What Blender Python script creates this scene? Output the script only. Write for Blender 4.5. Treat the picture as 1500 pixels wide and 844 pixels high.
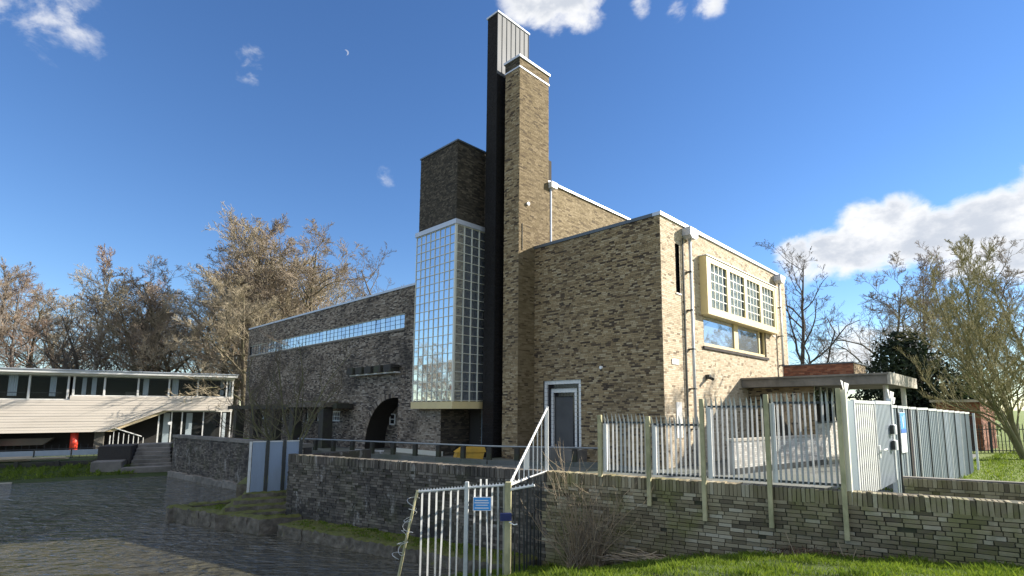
import bpy, math, random
import numpy as np
from mathutils import Vector

# ------------------------------------------------------------------ scene, camera, sky, sun
for o in list(bpy.data.objects):
    bpy.data.objects.remove(o, do_unlink=True)
S = bpy.context.scene
C = S.collection
R_ = math.radians
EYE = 1.5
cam_d = bpy.data.cameras.new('camera'); cam = bpy.data.objects.new('camera', cam_d); C.objects.link(cam)
cam.location = (0, 0, EYE); cam.rotation_euler = (R_(90 + 6.935), 0, 0)
cam_d.sensor_width = 36; cam_d.lens = 781 / 1500 * 36
cam_d.shift_x = -50 / 1500; cam_d.shift_y = 83 / 1500
cam_d.clip_start = 0.05; cam_d.clip_end = 6000
S.camera = cam
S.view_settings.view_transform = 'Standard'; S.view_settings.look = 'None'
S.view_settings.exposure = 1.15; S.view_settings.gamma = 1
S.view_settings.use_curve_mapping = False

SUN_AZ, SUN_EL = R_(74.2), R_(25.5)          # azimuth clockwise from the view direction
sun_dir = Vector((math.sin(SUN_AZ) * math.cos(SUN_EL), math.cos(SUN_AZ) * math.cos(SUN_EL), math.sin(SUN_EL)))
sd = bpy.data.lights.new('sun', 'SUN'); sd.energy = 5.0; sd.angle = R_(0.5); sd.color = (1, .93, .82)
so = bpy.data.objects.new('sun', sd); C.objects.link(so)
so.rotation_euler = sun_dir.to_track_quat('Z', 'Y').to_euler()

world = bpy.data.worlds.new('World'); S.world = world; world.use_nodes = True
NT = world.node_tree; NT.nodes.clear()

def pix_dir(px, py):
    a = (px - 800) / 781; b = (505 - py) / 781; p = R_(6.935)
    return Vector((a, math.cos(p) - b * math.sin(p), math.sin(p) + b * math.cos(p))).normalized()

class G:                                        # small node-graph helper
    def __init__(s, nt): s.nt = nt
    def n(s, t, **k):
        nd = s.nt.nodes.new(t)
        for a, b in k.items(): setattr(nd, a, b)
        return nd
    def link(s, a, b): s.nt.links.new(a, b)
    def put(s, sock, v):
        if hasattr(v, 'is_output') or isinstance(v, bpy.types.NodeSocket): s.link(v, sock)
        else: sock.default_value = v
    def math(s, op, a, b=None, c=None, clamp=False):
        nd = s.n('ShaderNodeMath', operation=op, use_clamp=clamp)
        s.put(nd.inputs[0], a)
        if b is not None: s.put(nd.inputs[1], b)
        if c is not None: s.put(nd.inputs[2], c)
        return nd.outputs[0]
    def mapr(s, v, a, b, c=0., d=1., smooth=True):
        nd = s.n('ShaderNodeMapRange', interpolation_type='SMOOTHSTEP' if smooth else 'LINEAR')
        s.put(nd.inputs[0], v)
        for i, x in enumerate((a, b, c, d)): s.put(nd.inputs[i + 1], x)
        return nd.outputs[0]
    def mix(s, f, a, b, blend='MIX'):
        nd = s.n('ShaderNodeMix', data_type='RGBA', blend_type=blend)
        s.put(nd.inputs[0], f)
        s.put(nd.inputs[6], a if not isinstance(a, tuple) else (*a[:3], 1)); s.put(nd.inputs[7], b if not isinstance(b, tuple) else (*b[:3], 1))
        return nd.outputs[2]
    def noise(s, vec, scale, detail=4, rough=.55, dist=0., lac=2.):
        nd = s.n('ShaderNodeTexNoise')
        if vec is not None: s.link(vec, nd.inputs['Vector'])
        nd.inputs['Scale'].default_value = scale; nd.inputs['Detail'].default_value = detail
        nd.inputs['Roughness'].default_value = rough; nd.inputs['Distortion'].default_value = dist
        return nd.outputs[0]
    def mapping(s, vec, scale=(1, 1, 1), rot=(0, 0, 0), loc=(0, 0, 0)):
        nd = s.n('ShaderNodeMapping'); s.link(vec, nd.inputs[0])
        nd.inputs['Scale'].default_value = scale; nd.inputs['Rotation'].default_value = rot; nd.inputs['Location'].default_value = loc
        return nd.outputs[0]

def build_sky():
    g = G(NT)
    sky = g.n('ShaderNodeTexSky', sky_type='NISHITA', sun_disc=False)
    sky.sun_elevation = SUN_EL; sky.sun_rotation = SUN_AZ
    sky.altitude = 0; sky.air_density = 1.0; sky.dust_density = 0.0; sky.ozone_density = 4.0
    d = g.n('ShaderNodeTexCoord').outputs['Generated']
    # scattered fair-weather clouds: soft discs of sky broken up by noise; those in view, then larger unseen clouds added all round for neutral fill light
    blobs = []
    def cl(px, py, r, amp): blobs.append((pix_dir(px, py), R_(r), amp))
    for a in ((1175, 378, 3.2, .85), (1215, 366, 3.6, .95), (1265, 352, 4.2, 1.05), (1320, 340, 4.0, 1.05), (1375, 345, 3.4, 1.), (1430, 330, 3.6, 1.), (1485, 316, 3.8, 1.), (1545, 300, 5, 1.0),
              (1240, 392, 2.2, .75), (1395, 396, 2.0, .8), (1435, 384, 2.6, .95), (1490, 374, 3.2, 1.0), (1560, 365, 4, 1.0),
              (1245, 520, 4.0, .8), (1330, 510, 4, .55),
              (800, 2, 3.6, .9), (775, -18, 4, .95), (830, -22, 5, .95), (812, 34, 2.0, .75), (940, 8, 1.5, .55), (990, 8, 1.7, .52), (1040, -6, 2.4, .6),
              (80, 30, 4.2, .44), (110, 52, 2.6, .42), (20, 5, 5, .42), (363, 92, 2.2, .55), (185, 52, 1.3, .45), (568, 262, 1.6, .5)):
        cl(*a)
    rng = random.Random(5)
    for k in range(27):
        az = R_(rng.uniform(64, 296)); el = R_(rng.choice((rng.uniform(6, 35), rng.uniform(15, 55), rng.uniform(45, 80))))
        c0 = Vector((math.sin(az) * math.cos(el), math.cos(az) * math.cos(el), math.sin(el)))
        for j in range(2):
            c1 = (c0 + Vector((rng.uniform(-.2, .2), rng.uniform(-.2, .2), rng.uniform(-.03, .05)))).normalized()
            blobs.append((c1, R_(rng.uniform(7, 14)), rng.uniform(.8, 1.1)))
    acc = None
    for c0, r, amp in blobs:
        vm = g.n('ShaderNodeVectorMath', operation='DOT_PRODUCT'); g.link(d, vm.inputs[0]); vm.inputs[1].default_value = c0
        m = g.mapr(vm.outputs['Value'], math.cos(r), 1.0, 0., amp, smooth=False)
        acc = m if acc is None else g.math('SMOOTH_MAX', acc, m, .12)
    st = g.mapping(d, (1, 1, 1.5))
    n1 = g.noise(st, 13, 8, .60, .35)
    n2 = g.noise(st, 34, 6, .6, .2)
    dens = g.math('ADD', acc, g.math('MULTIPLY', g.math('SUBTRACT', n1, .52), 1.5))
    dens = g.math('ADD', dens, g.math('MULTIPLY', g.math('SUBTRACT', n2, .5), .35))
    dens = g.math('MULTIPLY', dens, g.mapr(acc, 0.02, .18))
    mask = g.math('MULTIPLY', g.mapr(dens, .22, .72), g.mapr(acc, .0, .5, .15, 1.))
    core = g.mapr(g.noise(g.mapping(d, (1, 1, 1.6), loc=(.02, 0, .045)), 11, 6, .6), .36, .62)
    core = g.math('MULTIPLY', core, g.mapr(dens, .45, .9))
    ccol = g.mix(core, (1.0, 1.0, 1.0), (.62, .66, .73))
    # soften the very blue Nishita gradient towards the deep saturated blue of the photograph
    skyc = g.n('ShaderNodeHueSaturation'); g.link(sky.outputs[0], skyc.inputs['Color'])
    skyc.inputs['Hue'].default_value = .507; skyc.inputs['Saturation'].default_value = 1.13; skyc.inputs['Value'].default_value = 1.0
    sc = g.n('ShaderNodeVectorMath', operation='SCALE'); g.link(ccol, sc.inputs[0]); sc.inputs['Scale'].default_value = 5.7
    final = g.mix(g.math('MULTIPLY', mask, .97), skyc.outputs[0], sc.outputs[0])
    # day moon: a tiny pale crescent
    md = pix_dir(507, 77); off = pix_dir(504.5, 77.5)
    def disc(c0, rad):
        vm = g.n('ShaderNodeVectorMath', operation='DISTANCE'); g.link(d, vm.inputs[0]); vm.inputs[1].default_value = c0
        return g.math('LESS_THAN', vm.outputs['Value'], rad)
    moon = g.math('MULTIPLY', disc(md, .0040), g.math('SUBTRACT', 1., disc(off, .0042)))
    final = g.mix(g.math('MULTIPLY', moon, .4), final, (5.0, 5.1, 5.3))
    bg = g.n('ShaderNodeBackground'); g.link(final, bg.inputs[0]); bg.inputs[1].default_value = .086
    out = g.n('ShaderNodeOutputWorld'); g.link(bg.outputs[0], out.inputs[0])
build_sky()

# ------------------------------------------------------------------ frames of reference
AR = R_(42.264)                                   # street side of the building runs off to the right at this angle
OX, OY = 3.86, 17.5                               # near corner of the entrance block
BROT = math.pi / 2 - AR
WA = (0.0, 10.65); WROT = R_(-30)                 # garden wall frame
WATER = -1.6; GND = -.42

# ------------------------------------------------------------------ materials
MATS = {}
def new_mat(name):
    m = bpy.data.materials.new(name); m.use_nodes = True; m.node_tree.nodes.clear()
    g = G(m.node_tree); b = g.n('ShaderNodeBsdfPrincipled'); o = g.n('ShaderNodeOutputMaterial'); g.link(b.outputs[0], o.inputs[0])
    MATS[name] = m
    return m, g, b
def bump(g, b, h, strength=.3, dist=.01):
    n = g.n('ShaderNodeBump'); n.inputs['Strength'].default_value = strength; n.inputs['Distance'].default_value = dist
    g.link(h, n.inputs['Height']); g.link(n.outputs[0], b.inputs['Normal'])
def ramp(g, fac, stops):
    r = g.n('ShaderNodeValToRGB'); e = r.color_ramp.elements
    while len(e) < len(stops): e.new(.5)
    for q, (p, c) in zip(e, stops): q.position = p; q.color = (*c, 1)
    g.put(r.inputs[0], fac); return r.outputs[0]
def simple(name, col, rough=.6, metal=0., var=.25, scale=6., bmp=.15, dirt=None, dirt_amt=.5, dirt_scale=1.2, spec=.5, stretch=(1, 1, 1), coord='Object'):
    m, g, b = new_mat(name)
    t = g.n('ShaderNodeTexCoord').outputs[coord]; t2 = g.mapping(t, stretch)
    n = g.noise(t2, scale, 5, .6)
    c = g.mix(n, tuple(x * (1 - var) for x in col), tuple(min(1, x * (1 + var)) for x in col))
    if dirt:
        k = g.mapr(g.noise(t2, dirt_scale, 6, .65, .4), .5 - .22 * dirt_amt, .72, 0, dirt_amt)
        c = g.mix(k, c, dirt)
    g.link(c, b.inputs['Base Color']); b.inputs['Roughness'].default_value = rough; b.inputs['Metallic'].default_value = metal
    b.inputs['Specular IOR Level'].default_value = spec
    if bmp: bump(g, b, g.noise(t2, scale * 4, 4), bmp, .01)
    return m
def brick_mat(name, stops, stain=(.05, .045, .035), stain_amt=.5, moss=None, moss_amt=0., tint='attr', streak=True, pale=None, pale_amt=0., fine_amt=.4, bmp=.2):
    m, g, b = new_mat(name)
    if tint == 'attr':
        a = g.n('ShaderNodeAttribute', attribute_name='tint'); tv = a.outputs['Fac']
    else:
        tv = g.n('ShaderNodeObjectInfo').outputs['Random']
    t = g.n('ShaderNodeNewGeometry').outputs['Position']
    c = ramp(g, tv, stops)
    fine = g.noise(t, 55, 4, .7)
    c = g.mix(g.math('MULTIPLY', fine, fine_amt), c, (.08, .07, .055), 'MIX')
    big = g.noise(t, .55, 5, .6, .5)
    c = g.mix(g.mapr(big, .44, .70, 0, stain_amt), c, stain)
    if streak:
        st = g.noise(g.mapping(t, (1.6, 1.6, .10)), 1.4, 5, .6)
        c = g.mix(g.mapr(st, .54, .74, 0, stain_amt * .75), c, stain)
    if pale:
        c = g.mix(g.mapr(g.noise(g.mapping(t, (1, 1, .45)), 2.6, 6, .72, .3), .56, .66, 0, pale_amt), c, pale)
    if moss:
        c = g.mix(g.mapr(g.noise(t, 1.3, 6, .7, .3), .45, .66, 0, moss_amt), c, moss)
    g.link(c, b.inputs['Base Color']); b.inputs['Roughness'].default_value = .86; b.inputs['Specular IOR Level'].default_value = .25
    if bmp: bump(g, b, g.noise(t, 90, 5, .7), bmp, .003)
    return m
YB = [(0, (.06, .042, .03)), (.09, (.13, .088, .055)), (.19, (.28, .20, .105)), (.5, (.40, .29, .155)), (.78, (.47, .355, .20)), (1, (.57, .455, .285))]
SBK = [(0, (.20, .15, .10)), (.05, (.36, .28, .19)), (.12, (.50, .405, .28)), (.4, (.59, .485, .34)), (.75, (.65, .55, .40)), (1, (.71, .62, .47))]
TBK = [(0, (.11, .08, .045)), (.1, (.19, .14, .075)), (.4, (.265, .205, .11)), (.75, (.315, .245, .14)), (1, (.39, .31, .19))]
GB = [(0, (.06, .05, .046)), (.16, (.12, .095, .08)), (.36, (.25, .20, .15)), (.62, (.36, .295, .225)), (.85, (.44, .37, .29)), (1, (.56, .49, .40))]
OB = [(0, (.11, .09, .06)), (.2, (.24, .20, .125)), (.55, (.36, .305, .195)), (.85, (.45, .39, .26)), (1, (.58, .53, .40))]
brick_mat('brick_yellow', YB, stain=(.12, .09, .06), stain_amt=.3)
brick_mat('brick_sunlit_tone', SBK, stain=(.42, .34, .23), stain_amt=.3, fine_amt=.2, bmp=0)  # paler brick for the street side; its sunlit brightness is put into the colour
brick_mat('brick_hall', TBK, stain=(.20, .155, .09), stain_amt=.3, fine_amt=.25, bmp=.05)
brick_mat('brick_tower', [(p, tuple(x * f for x, f in zip(c, (.70, .68, .66)))) for p, c in TBK], stain=(.20, .155, .09), stain_amt=.35, fine_amt=.2, bmp=0)
brick_mat('brick_grey', GB, stain=(.03, .028, .027), stain_amt=.65)
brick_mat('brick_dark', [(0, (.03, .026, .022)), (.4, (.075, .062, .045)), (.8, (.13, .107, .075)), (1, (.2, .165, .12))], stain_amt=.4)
brick_mat('brick_old', OB, stain=(.14, .115, .07), stain_amt=.65, moss=(.17, .18, .045), moss_amt=.55)
brick_mat('brick_old_single', OB, stain=(.14, .115, .07), stain_amt=.65, moss=(.17, .18, .045), moss_amt=.5, tint='obj')
brick_mat('brick_quay', [(0, (.06, .052, .045)), (.5, (.15, .13, .11)), (1, (.26, .23, .19))], stain=(.02, .02, .024), stain_amt=.8, pale=(.42, .40, .37), pale_amt=.6, moss=(.09, .10, .035), moss_amt=.25)
brick_mat('brick_red', [(0, (.2, .06, .035)), (.5, (.36, .13, .07)), (1, (.48, .21, .12))], stain_amt=.3)
brick_mat('brick_black_glazed', [(0, (.004, .004, .006)), (1, (.010, .010, .013))], stain_amt=.1, streak=False)
MATS['brick_black_glazed'].node_tree.nodes['Principled BSDF'].inputs['Roughness'].default_value = .6
MATS['brick_black_glazed'].node_tree.nodes['Principled BSDF'].inputs['Specular IOR Level'].default_value = .08
brick_mat('brick_white', [(0, (.5, .48, .43)), (1, (.8, .78, .72))], stain=(.35, .32, .26), stain_amt=.4, fine_amt=.1, bmp=0)
simple('mortar_mid', (.24, .185, .105), .95, var=.2, scale=14, bmp=0)
simple('mortar_pale', (.36, .295, .20), .95, var=.2, scale=14, bmp=0)  # mortar lightened along with the sunlit tone of the street brick
simple('mortar', (.20, .165, .12), .95, var=.35, scale=14, bmp=.4)
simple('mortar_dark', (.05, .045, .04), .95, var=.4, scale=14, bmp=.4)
simple('mortar_old', (.055, .05, .034), .95, var=.45, scale=9, bmp=.5, dirt=(.07, .085, .03), dirt_amt=.4)
simple('zinc', (.15, .155, .16), .65, .0, var=.25, scale=3, bmp=.08, dirt=(.2, .2, .2), dirt_amt=.45, dirt_scale=1.5, stretch=(1, 1, .3))
simple('coping_metal', (.52, .55, .6), .45, .3, var=.1, scale=2, bmp=.03)
simple('coping_dark', (.10, .12, .14), .5, .2, var=.2, scale=3, bmp=.05)
simple('cream_paint', (.74, .60, .30), .5, var=.06, scale=3, bmp=.04, dirt=(.5, .42, .25), dirt_amt=.25, dirt_scale=2.5)
simple('cream_frame', (.74, .72, .60), .5, var=.06, scale=3, bmp=.02)
simple('white_paint', (.78, .77, .73), .5, var=.06, scale=4, bmp=.04, dirt=(.45, .43, .38), dirt_amt=.3, dirt_scale=3)
simple('white_tile', (.80, .80, .78), .15, var=.05, scale=3, bmp=0)
simple('black_tile', (.012, .013, .02), .12, var=.2, scale=3, bmp=0)
simple('concrete', (.24, .22, .19), .9, var=.25, scale=4, bmp=.35, dirt=(.08, .075, .06), dirt_amt=.7, dirt_scale=1.0)
simple('concrete_pale', (.50, .46, .38), .9, var=.15, scale=4, bmp=.3, dirt=(.22, .2, .16), dirt_amt=.5, dirt_scale=1.3)
def mossy_stone():
    m, g, b = new_mat('stone_mossy'); geo = g.n('ShaderNodeNewGeometry'); t = geo.outputs['Position']
    c = ramp(g, g.noise(t, 5, 6, .7), [(.25, (.05, .045, .035)), (.5, (.15, .13, .10)), (.75, (.27, .24, .19))])
    sp = g.n('ShaderNodeSeparateXYZ'); g.link(geo.outputs['Normal'], sp.inputs[0])
    k = g.math('ADD', g.math('MULTIPLY', g.mapr(sp.outputs[2], .1, .8), .35), g.noise(t, 2.6, 6, .75, .4))
    c = g.mix(g.mapr(k, .52, .78, 0, .92), c, g.mix(g.noise(t, 9, 4, .7), (.055, .075, .012), (.17, .17, .035)))
    g.link(c, b.inputs['Base Color']); b.inputs['Roughness'].default_value = .95
    bump(g, b, g.noise(t, 22, 6, .75), .9, .03)
mossy_stone()
simple('paving', (.16, .165, .15), .9, var=.3, scale=3, bmp=.3, dirt=(.09, .11, .06), dirt_amt=.7, dirt_scale=.6)
simple('roofing', (.10, .10, .10), .9, var=.3, scale=2, bmp=.2)
simple('dark_timber', (.045, .04, .035), .85, var=.4, scale=5, bmp=.3, dirt=(.07, .09, .03), dirt_amt=.5)
simple('old_timber', (.36, .31, .23), .85, var=.3, scale=5, bmp=.3, stretch=(1, 1, .4))
simple('dark_metal', (.05, .055, .055), .5, .5, var=.2, scale=6, bmp=.05)
simple('rail_metal', (.34, .36, .36), .45, .5, var=.2, scale=6, bmp=.05)
simple('galvanised', (.66, .67, .66), .45, .25, var=.16, scale=7, bmp=.05, dirt=(.3, .3, .29), dirt_amt=.35, dirt_scale=4)
simple('post_paint', (.52, .47, .27), .65, var=.2, scale=6, bmp=.15, dirt=(.12, .14, .06), dirt_amt=.6, dirt_scale=4, stretch=(1, 1, .5))
simple('sheet_blue_grey', (.21, .26, .30), .45, .35, var=.18, scale=2.5, bmp=.05, dirt=(.33, .37, .40), dirt_amt=.4, dirt_scale=1.2, stretch=(1, 1, .25))
simple('sheet_pale', (.36, .41, .47), .4, .35, var=.15, scale=3, bmp=.05, stretch=(1, 1, .25))
simple('sheet_grey', (.10, .12, .14), .5, .3, var=.18, scale=2.5, bmp=.05)
simple('sheet_maroon', (.07, .03, .028), .5, .2, var=.2, scale=3, bmp=.05)
simple('gate_blue', (.30, .38, .50), .45, .2, var=.15, scale=3, bmp=.05, dirt=(.2, .22, .24), dirt_amt=.4, dirt_scale=1.5, stretch=(1, 1, .3))
simple('yellow_plastic', (.72, .42, .05), .45, var=.12, scale=4, bmp=.05, dirt=(.35, .22, .06), dirt_amt=.35)
simple('sign_blue', (.03, .16, .55), .4, var=.06, scale=3, bmp=0)
simple('sign_light_blue', (.06, .33, .78), .4, var=.05, scale=3, bmp=0)
simple('sign_white', (.82, .83, .85), .4, var=.03, scale=3, bmp=0)
simple('lamp_white', (.85, .85, .83), .3, var=.02, scale=3, bmp=0)
simple('lock_blue', (.02, .03, .12), .4, var=.1, scale=3, bmp=0)
simple('red_paint', (.72, .06, .03), .45, var=.1, scale=3, bmp=.03)
simple('board_white', (.74, .66, .56), .7, var=.09, scale=2.2, bmp=.08, dirt=(.5, .44, .36), dirt_amt=.3, dirt_scale=1.5, stretch=(.3, 1, 2))
simple('board_cream', (.78, .64, .42), .7, var=.09, scale=2.2, bmp=.08, stretch=(.3, 1, 2))
simple('curtain', (.76, .80, .82), .9, var=.1, scale=4, bmp=.15)
simple('interior_dark', (.035, .033, .03), .9, var=.5, scale=1.2, bmp=0)
simple('interior_mid', (.16, .14, .11), .9, var=.4, scale=1.0, bmp=0)
simple('roof_tile', (.36, .12, .06), .8, var=.25, scale=4, bmp=.4)
simple('wall_cream', (.6, .52, .4), .9, var=.1, scale=2, bmp=.2)
simple('soil', (.055, .045, .032), .95, var=.4, scale=6, bmp=.6)
simple('wood_pile', (.52, .44, .32), .85, var=.3, scale=3, bmp=.2, stretch=(.3, 1, 1))
# bark and twigs
simple('bark', (.15, .12, .085), .95, var=.35, scale=7, bmp=.5, dirt=(.13, .14, .055), dirt_amt=.5, dirt_scale=1.2)
simple('bark_grey', (.13, .115, .10), .95, var=.35, scale=7, bmp=.5)
simple('bark_birch', (.60, .57, .52), .85, var=.25, scale=3, bmp=.3, dirt=(.07, .06, .055), dirt_amt=.6, dirt_scale=3)
simple('bark_green', (.15, .145, .07), .95, var=.35, scale=7, bmp=.5, dirt=(.2, .17, .11), dirt_amt=.5)
simple('twig_tan', (.37, .31, .21), .9, var=.3, scale=2, bmp=0)
simple('twig_brown', (.27, .215, .155), .9, var=.3, scale=2, bmp=0)
simple('twig_red', (.26, .185, .135), .9, var=.3, scale=2, bmp=0)
simple('twig_dark', (.12, .095, .07), .9, var=.3, scale=2, bmp=0)
simple('twig_green', (.25, .225, .10), .9, var=.35, scale=2, bmp=0)
simple('stem_tan', (.36, .28, .18), .9, var=.35, scale=5, bmp=.1)

def leaf_mat(name, c0, c1, rough=.45, trans=.25):
    m, g, b = new_mat(name)
    a = g.n('ShaderNodeAttribute', attribute_name='tint')
    c = g.mix(a.outputs['Fac'], c0, c1)
    t = g.n('ShaderNodeNewGeometry').outputs['Position']
    c = g.mix(g.mapr(g.noise(t, 1.1, 3), .35, .65, 0, .45), c, tuple(x * .55 for x in c0))
    g.link(c, b.inputs['Base Color']); b.inputs['Roughness'].default_value = rough
    tr = g.n('ShaderNodeBsdfTranslucent'); g.link(c, tr.inputs[0])
    mx = g.n('ShaderNodeMixShader'); mx.inputs[0].default_value = trans
    g.link(b.outputs[0], mx.inputs[1]); g.link(tr.outputs[0], mx.inputs[2])
    o = [n for n in g.nt.nodes if n.type == 'OUTPUT_MATERIAL'][0]; g.link(mx.outputs[0], o.inputs[0])
leaf_mat('leaf_dark', (.010, .022, .008), (.028, .05, .014), .75, .15)
leaf_mat('leaf_light', (.09, .15, .02), (.20, .28, .05))
leaf_mat('grass_blade', (.09, .16, .012), (.26, .33, .03), .55, .35)
leaf_mat('dead_leaf', (.10, .06, .035), (.26, .17, .10), .8, .1)

def grass_ground(name, a, b_, soil=(.06, .05, .03), scale=1.0):
    m, g, b = new_mat(name)
    t = g.n('ShaderNodeNewGeometry').outputs['Position']
    c = g.mix(g.noise(t, 3.2 * scale, 6, .7), a, b_)
    c = g.mix(g.mapr(g.noise(t, .9 * scale, 6, .75, .6), .54, .68, 0, .75), c, soil)
    c = g.mix(g.math('MULTIPLY', g.noise(t, 40, 3, .7), .5), c, tuple(x * .35 for x in a))
    g.link(c, b.inputs['Base Color']); b.inputs['Roughness'].default_value = .95
    bump(g, b, g.noise(t, 26, 6, .75), .8, .05)
grass_ground('grass_near', (.05, .085, .014), (.115, .16, .028))
grass_ground('grass_lawn', (.10, .165, .010), (.24, .31, .020), soil=(.30, .24, .12), scale=2.2)
grass_ground('grass_far', (.04, .065, .016), (.08, .11, .028))

def glass_mat(name, col=(.012, .016, .02), rough=.02, bmp=.0, spec=1., metal=0.):
    m, g, b = new_mat(name)
    b.inputs['Base Color'].default_value = (*col, 1); b.inputs['Roughness'].default_value = rough
    b.inputs['Specular IOR Level'].default_value = spec; b.inputs['IOR'].default_value = 1.75; b.inputs['Metallic'].default_value = metal
    if bmp:
        t = g.n('ShaderNodeNewGeometry').outputs['Position']
        bump(g, b, g.noise(t, 1.7, 2), bmp, .02)
glass_mat('glass_mirror', (.60, .66, .70), .02, .10, 1., .82)      # coated stair glazing
glass_mat('glass_dark', (.012, .015, .018), .03, .06)
glass_mat('glass_sky', (.50, .54, .58), .03, .08, 1., .7)
def clear_glass():
    m, g, b = new_mat('glass_clear')
    b.inputs['Base Color'].default_value = (.03, .04, .045, 1); b.inputs['Roughness'].default_value = .02; b.inputs['IOR'].default_value = 1.5
    tr = g.n('ShaderNodeBsdfTransparent'); tr.inputs[0].default_value = (.85, .9, .92, 1)
    mx = g.n('ShaderNodeMixShader'); mx.inputs[0].default_value = .22
    g.link(tr.outputs[0], mx.inputs[1]); g.link(b.outputs[0], mx.inputs[2])
    o = [n for n in g.nt.nodes if n.type == 'OUTPUT_MATERIAL'][0]; g.link(mx.outputs[0], o.inputs[0])
clear_glass()

def water_mat():
    m, g, b = new_mat('water')
    t = g.n('ShaderNodeNewGeometry').outputs['Position']
    b.inputs['Base Color'].default_value = (.075, .070, .048, 1); b.inputs['Roughness'].default_value = .03; b.inputs['IOR'].default_value = 1.33
    b.inputs['Specular IOR Level'].default_value = 1.0
    p = g.mapping(t, (.75, 1.9, 1), (0, 0, R_(14)))
    h = g.math('ADD', g.math('MULTIPLY', g.noise(p, 1.7, 2, .5, .9), 1.0), g.math('MULTIPLY', g.noise(p, 4.6, 2, .5, .7), .40))
    calm = g.mapr(g.noise(t, .16, 3, .5), .38, .60, .35, 1.0)
    bump(g, b, g.math('MULTIPLY', h, calm), 1.0, .55)
water_mat()

# ------------------------------------------------------------------ geometry helpers
class MB:
    def __init__(s): s.v = []; s.f = []; s.t = []
    def poly(s, pts):
        i = len(s.v); s.v.extend(tuple(p) for p in pts); s.f.append(tuple(range(i, i + len(pts)))); return s
    def box(s, x0, x1, y0, y1, z0, z1):
        i = len(s.v)
        s.v += [(x0, y0, z0), (x1, y0, z0), (x1, y1, z0), (x0, y1, z0), (x0, y0, z1), (x1, y0, z1), (x1, y1, z1), (x0, y1, z1)]
        s.f += [(i, i + 3, i + 2, i + 1), (i + 4, i + 5, i + 6, i + 7), (i, i + 1, i + 5, i + 4), (i + 1, i + 2, i + 6, i + 5), (i + 2, i + 3, i + 7, i + 6), (i + 3, i, i + 4, i + 7)]
        return s
    def bbox(s, x0, x1, y0, y1, z0, z1, b=.008):           # box with chamfered vertical and top edges
        pts = [(x0 + b, y0), (x1 - b, y0), (x1, y0 + b), (x1, y1 - b), (x1 - b, y1), (x0 + b, y1), (x0, y1 - b), (x0, y0 + b)]
        ins = [(x0 + 2 * b, y0 + b), (x1 - 2 * b, y0 + b), (x1 - b, y0 + 2 * b), (x1 - b, y1 - 2 * b), (x1 - 2 * b, y1 - b), (x0 + 2 * b, y1 - b), (x0 + b, y1 - 2 * b), (x0 + b, y0 + 2 * b)]
        i = len(s.v)
        s.v += [(x, y, z0) for x, y in pts] + [(x, y, z1 - b) for x, y in pts] + [(x, y, z1) for x, y in ins]
        s.f.append(tuple(i + 7 - k for k in range(8))); s.f.append(tuple(i + 16 + k for k in range(8)))
        for k in range(8):
            q = (k + 1) % 8
            s.f.append((i + k, i + q, i + 8 + q, i + 8 + k)); s.f.append((i + 8 + k, i + 8 + q, i + 16 + q, i + 16 + k))
        return s
    def prism(s, pts, z0, z1):                              # horizontal polygon (ccw) extruded upwards
        i = len(s.v); n = len(pts)
        s.v += [(p[0], p[1], z0) for p in pts] + [(p[0], p[1], z1) for p in pts]
        s.f.append(tuple(i + n - 1 - k for k in range(n))); s.f.append(tuple(i + n + k for k in range(n)))
        for k in range(n):
            q = (k + 1) % n; s.f.append((i + k, i + q, i + n + q, i + n + k))
        return s
    def vprism(s, pts, y0, y1):                             # polygon in x,z extruded along y
        i = len(s.v); n = len(pts)
        s.v += [(p[0], y0, p[1]) for p in pts] + [(p[0], y1, p[1]) for p in pts]
        s.f.append(tuple(i + k for k in range(n))); s.f.append(tuple(i + n + n - 1 - k for k in range(n)))
        for k in range(n):
            q = (k + 1) % n; s.f.append((i + k, i + n + k, i + n + q, i + q))
        return s
    def tube(s, pts, r, n=6, r1=None):
        pts = [Vector(p) for p in pts]; rings = []
        for k, p in enumerate(pts):
            d = (pts[min(k + 1, len(pts) - 1)] - pts[max(k - 1, 0)]).normalized()
            a = d.orthogonal().normalized(); b = d.cross(a)
            rr = r if r1 is None else r + (r1 - r) * k / max(1, len(pts) - 1)
            i = len(s.v); rings.append(i)
            for q in range(n):
                w = 2 * math.pi * q / n; s.v.append(tuple(p + (a * math.cos(w) + b * math.sin(w)) * rr))
        for a, b in zip(rings, rings[1:]):
            for q in range(n):
                w = (q + 1) % n; s.f.append((a + q, a + w, b + w, b + q))
        s.f.append(tuple(rings[0] + n - 1 - q for q in range(n))); s.f.append(tuple(rings[-1] + q for q in range(n)))
        return s
    def mesh(s, name, mat):
        me = bpy.data.meshes.new(name); me.from_pydata(s.v, [], s.f); me.materials.append(MATS[mat]); me.update()
        if s.t:
            a = me.attributes.new('tint', 'FLOAT', 'FACE'); a.data.foreach_set('value', np.array(s.t, dtype=np.float32))
        return me
    def build(s, name, mat, parent=None, smooth=False):
        me = s.mesh(name, mat)
        if smooth:
            me.polygons.foreach_set('use_smooth', [True] * len(me.polygons))
        return link(name, me, parent)
def link(name, data, parent=None):
    o = bpy.data.objects.new(name, data); C.objects.link(o)
    if parent is not None: o.parent = parent
    return o
def tag(o, label=None, cat=None, group=None, kind=None):
    if label: o['label'] = label
    if cat: o['category'] = cat
    if group: o['group'] = group
    if kind: o['kind'] = kind
    return o
def thing(name, label, cat, loc=(0, 0, 0), rz=0., group=None):
    o = bpy.data.objects.new(name, None); C.objects.link(o); o.location = loc; o.rotation_euler = (0, 0, rz); o.empty_display_size = .2
    return tag(o, label, cat, group)
def dup(o, parent=None):
    c = o.copy(); C.objects.link(c)
    if parent is not None: c.parent = parent
    return c

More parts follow.
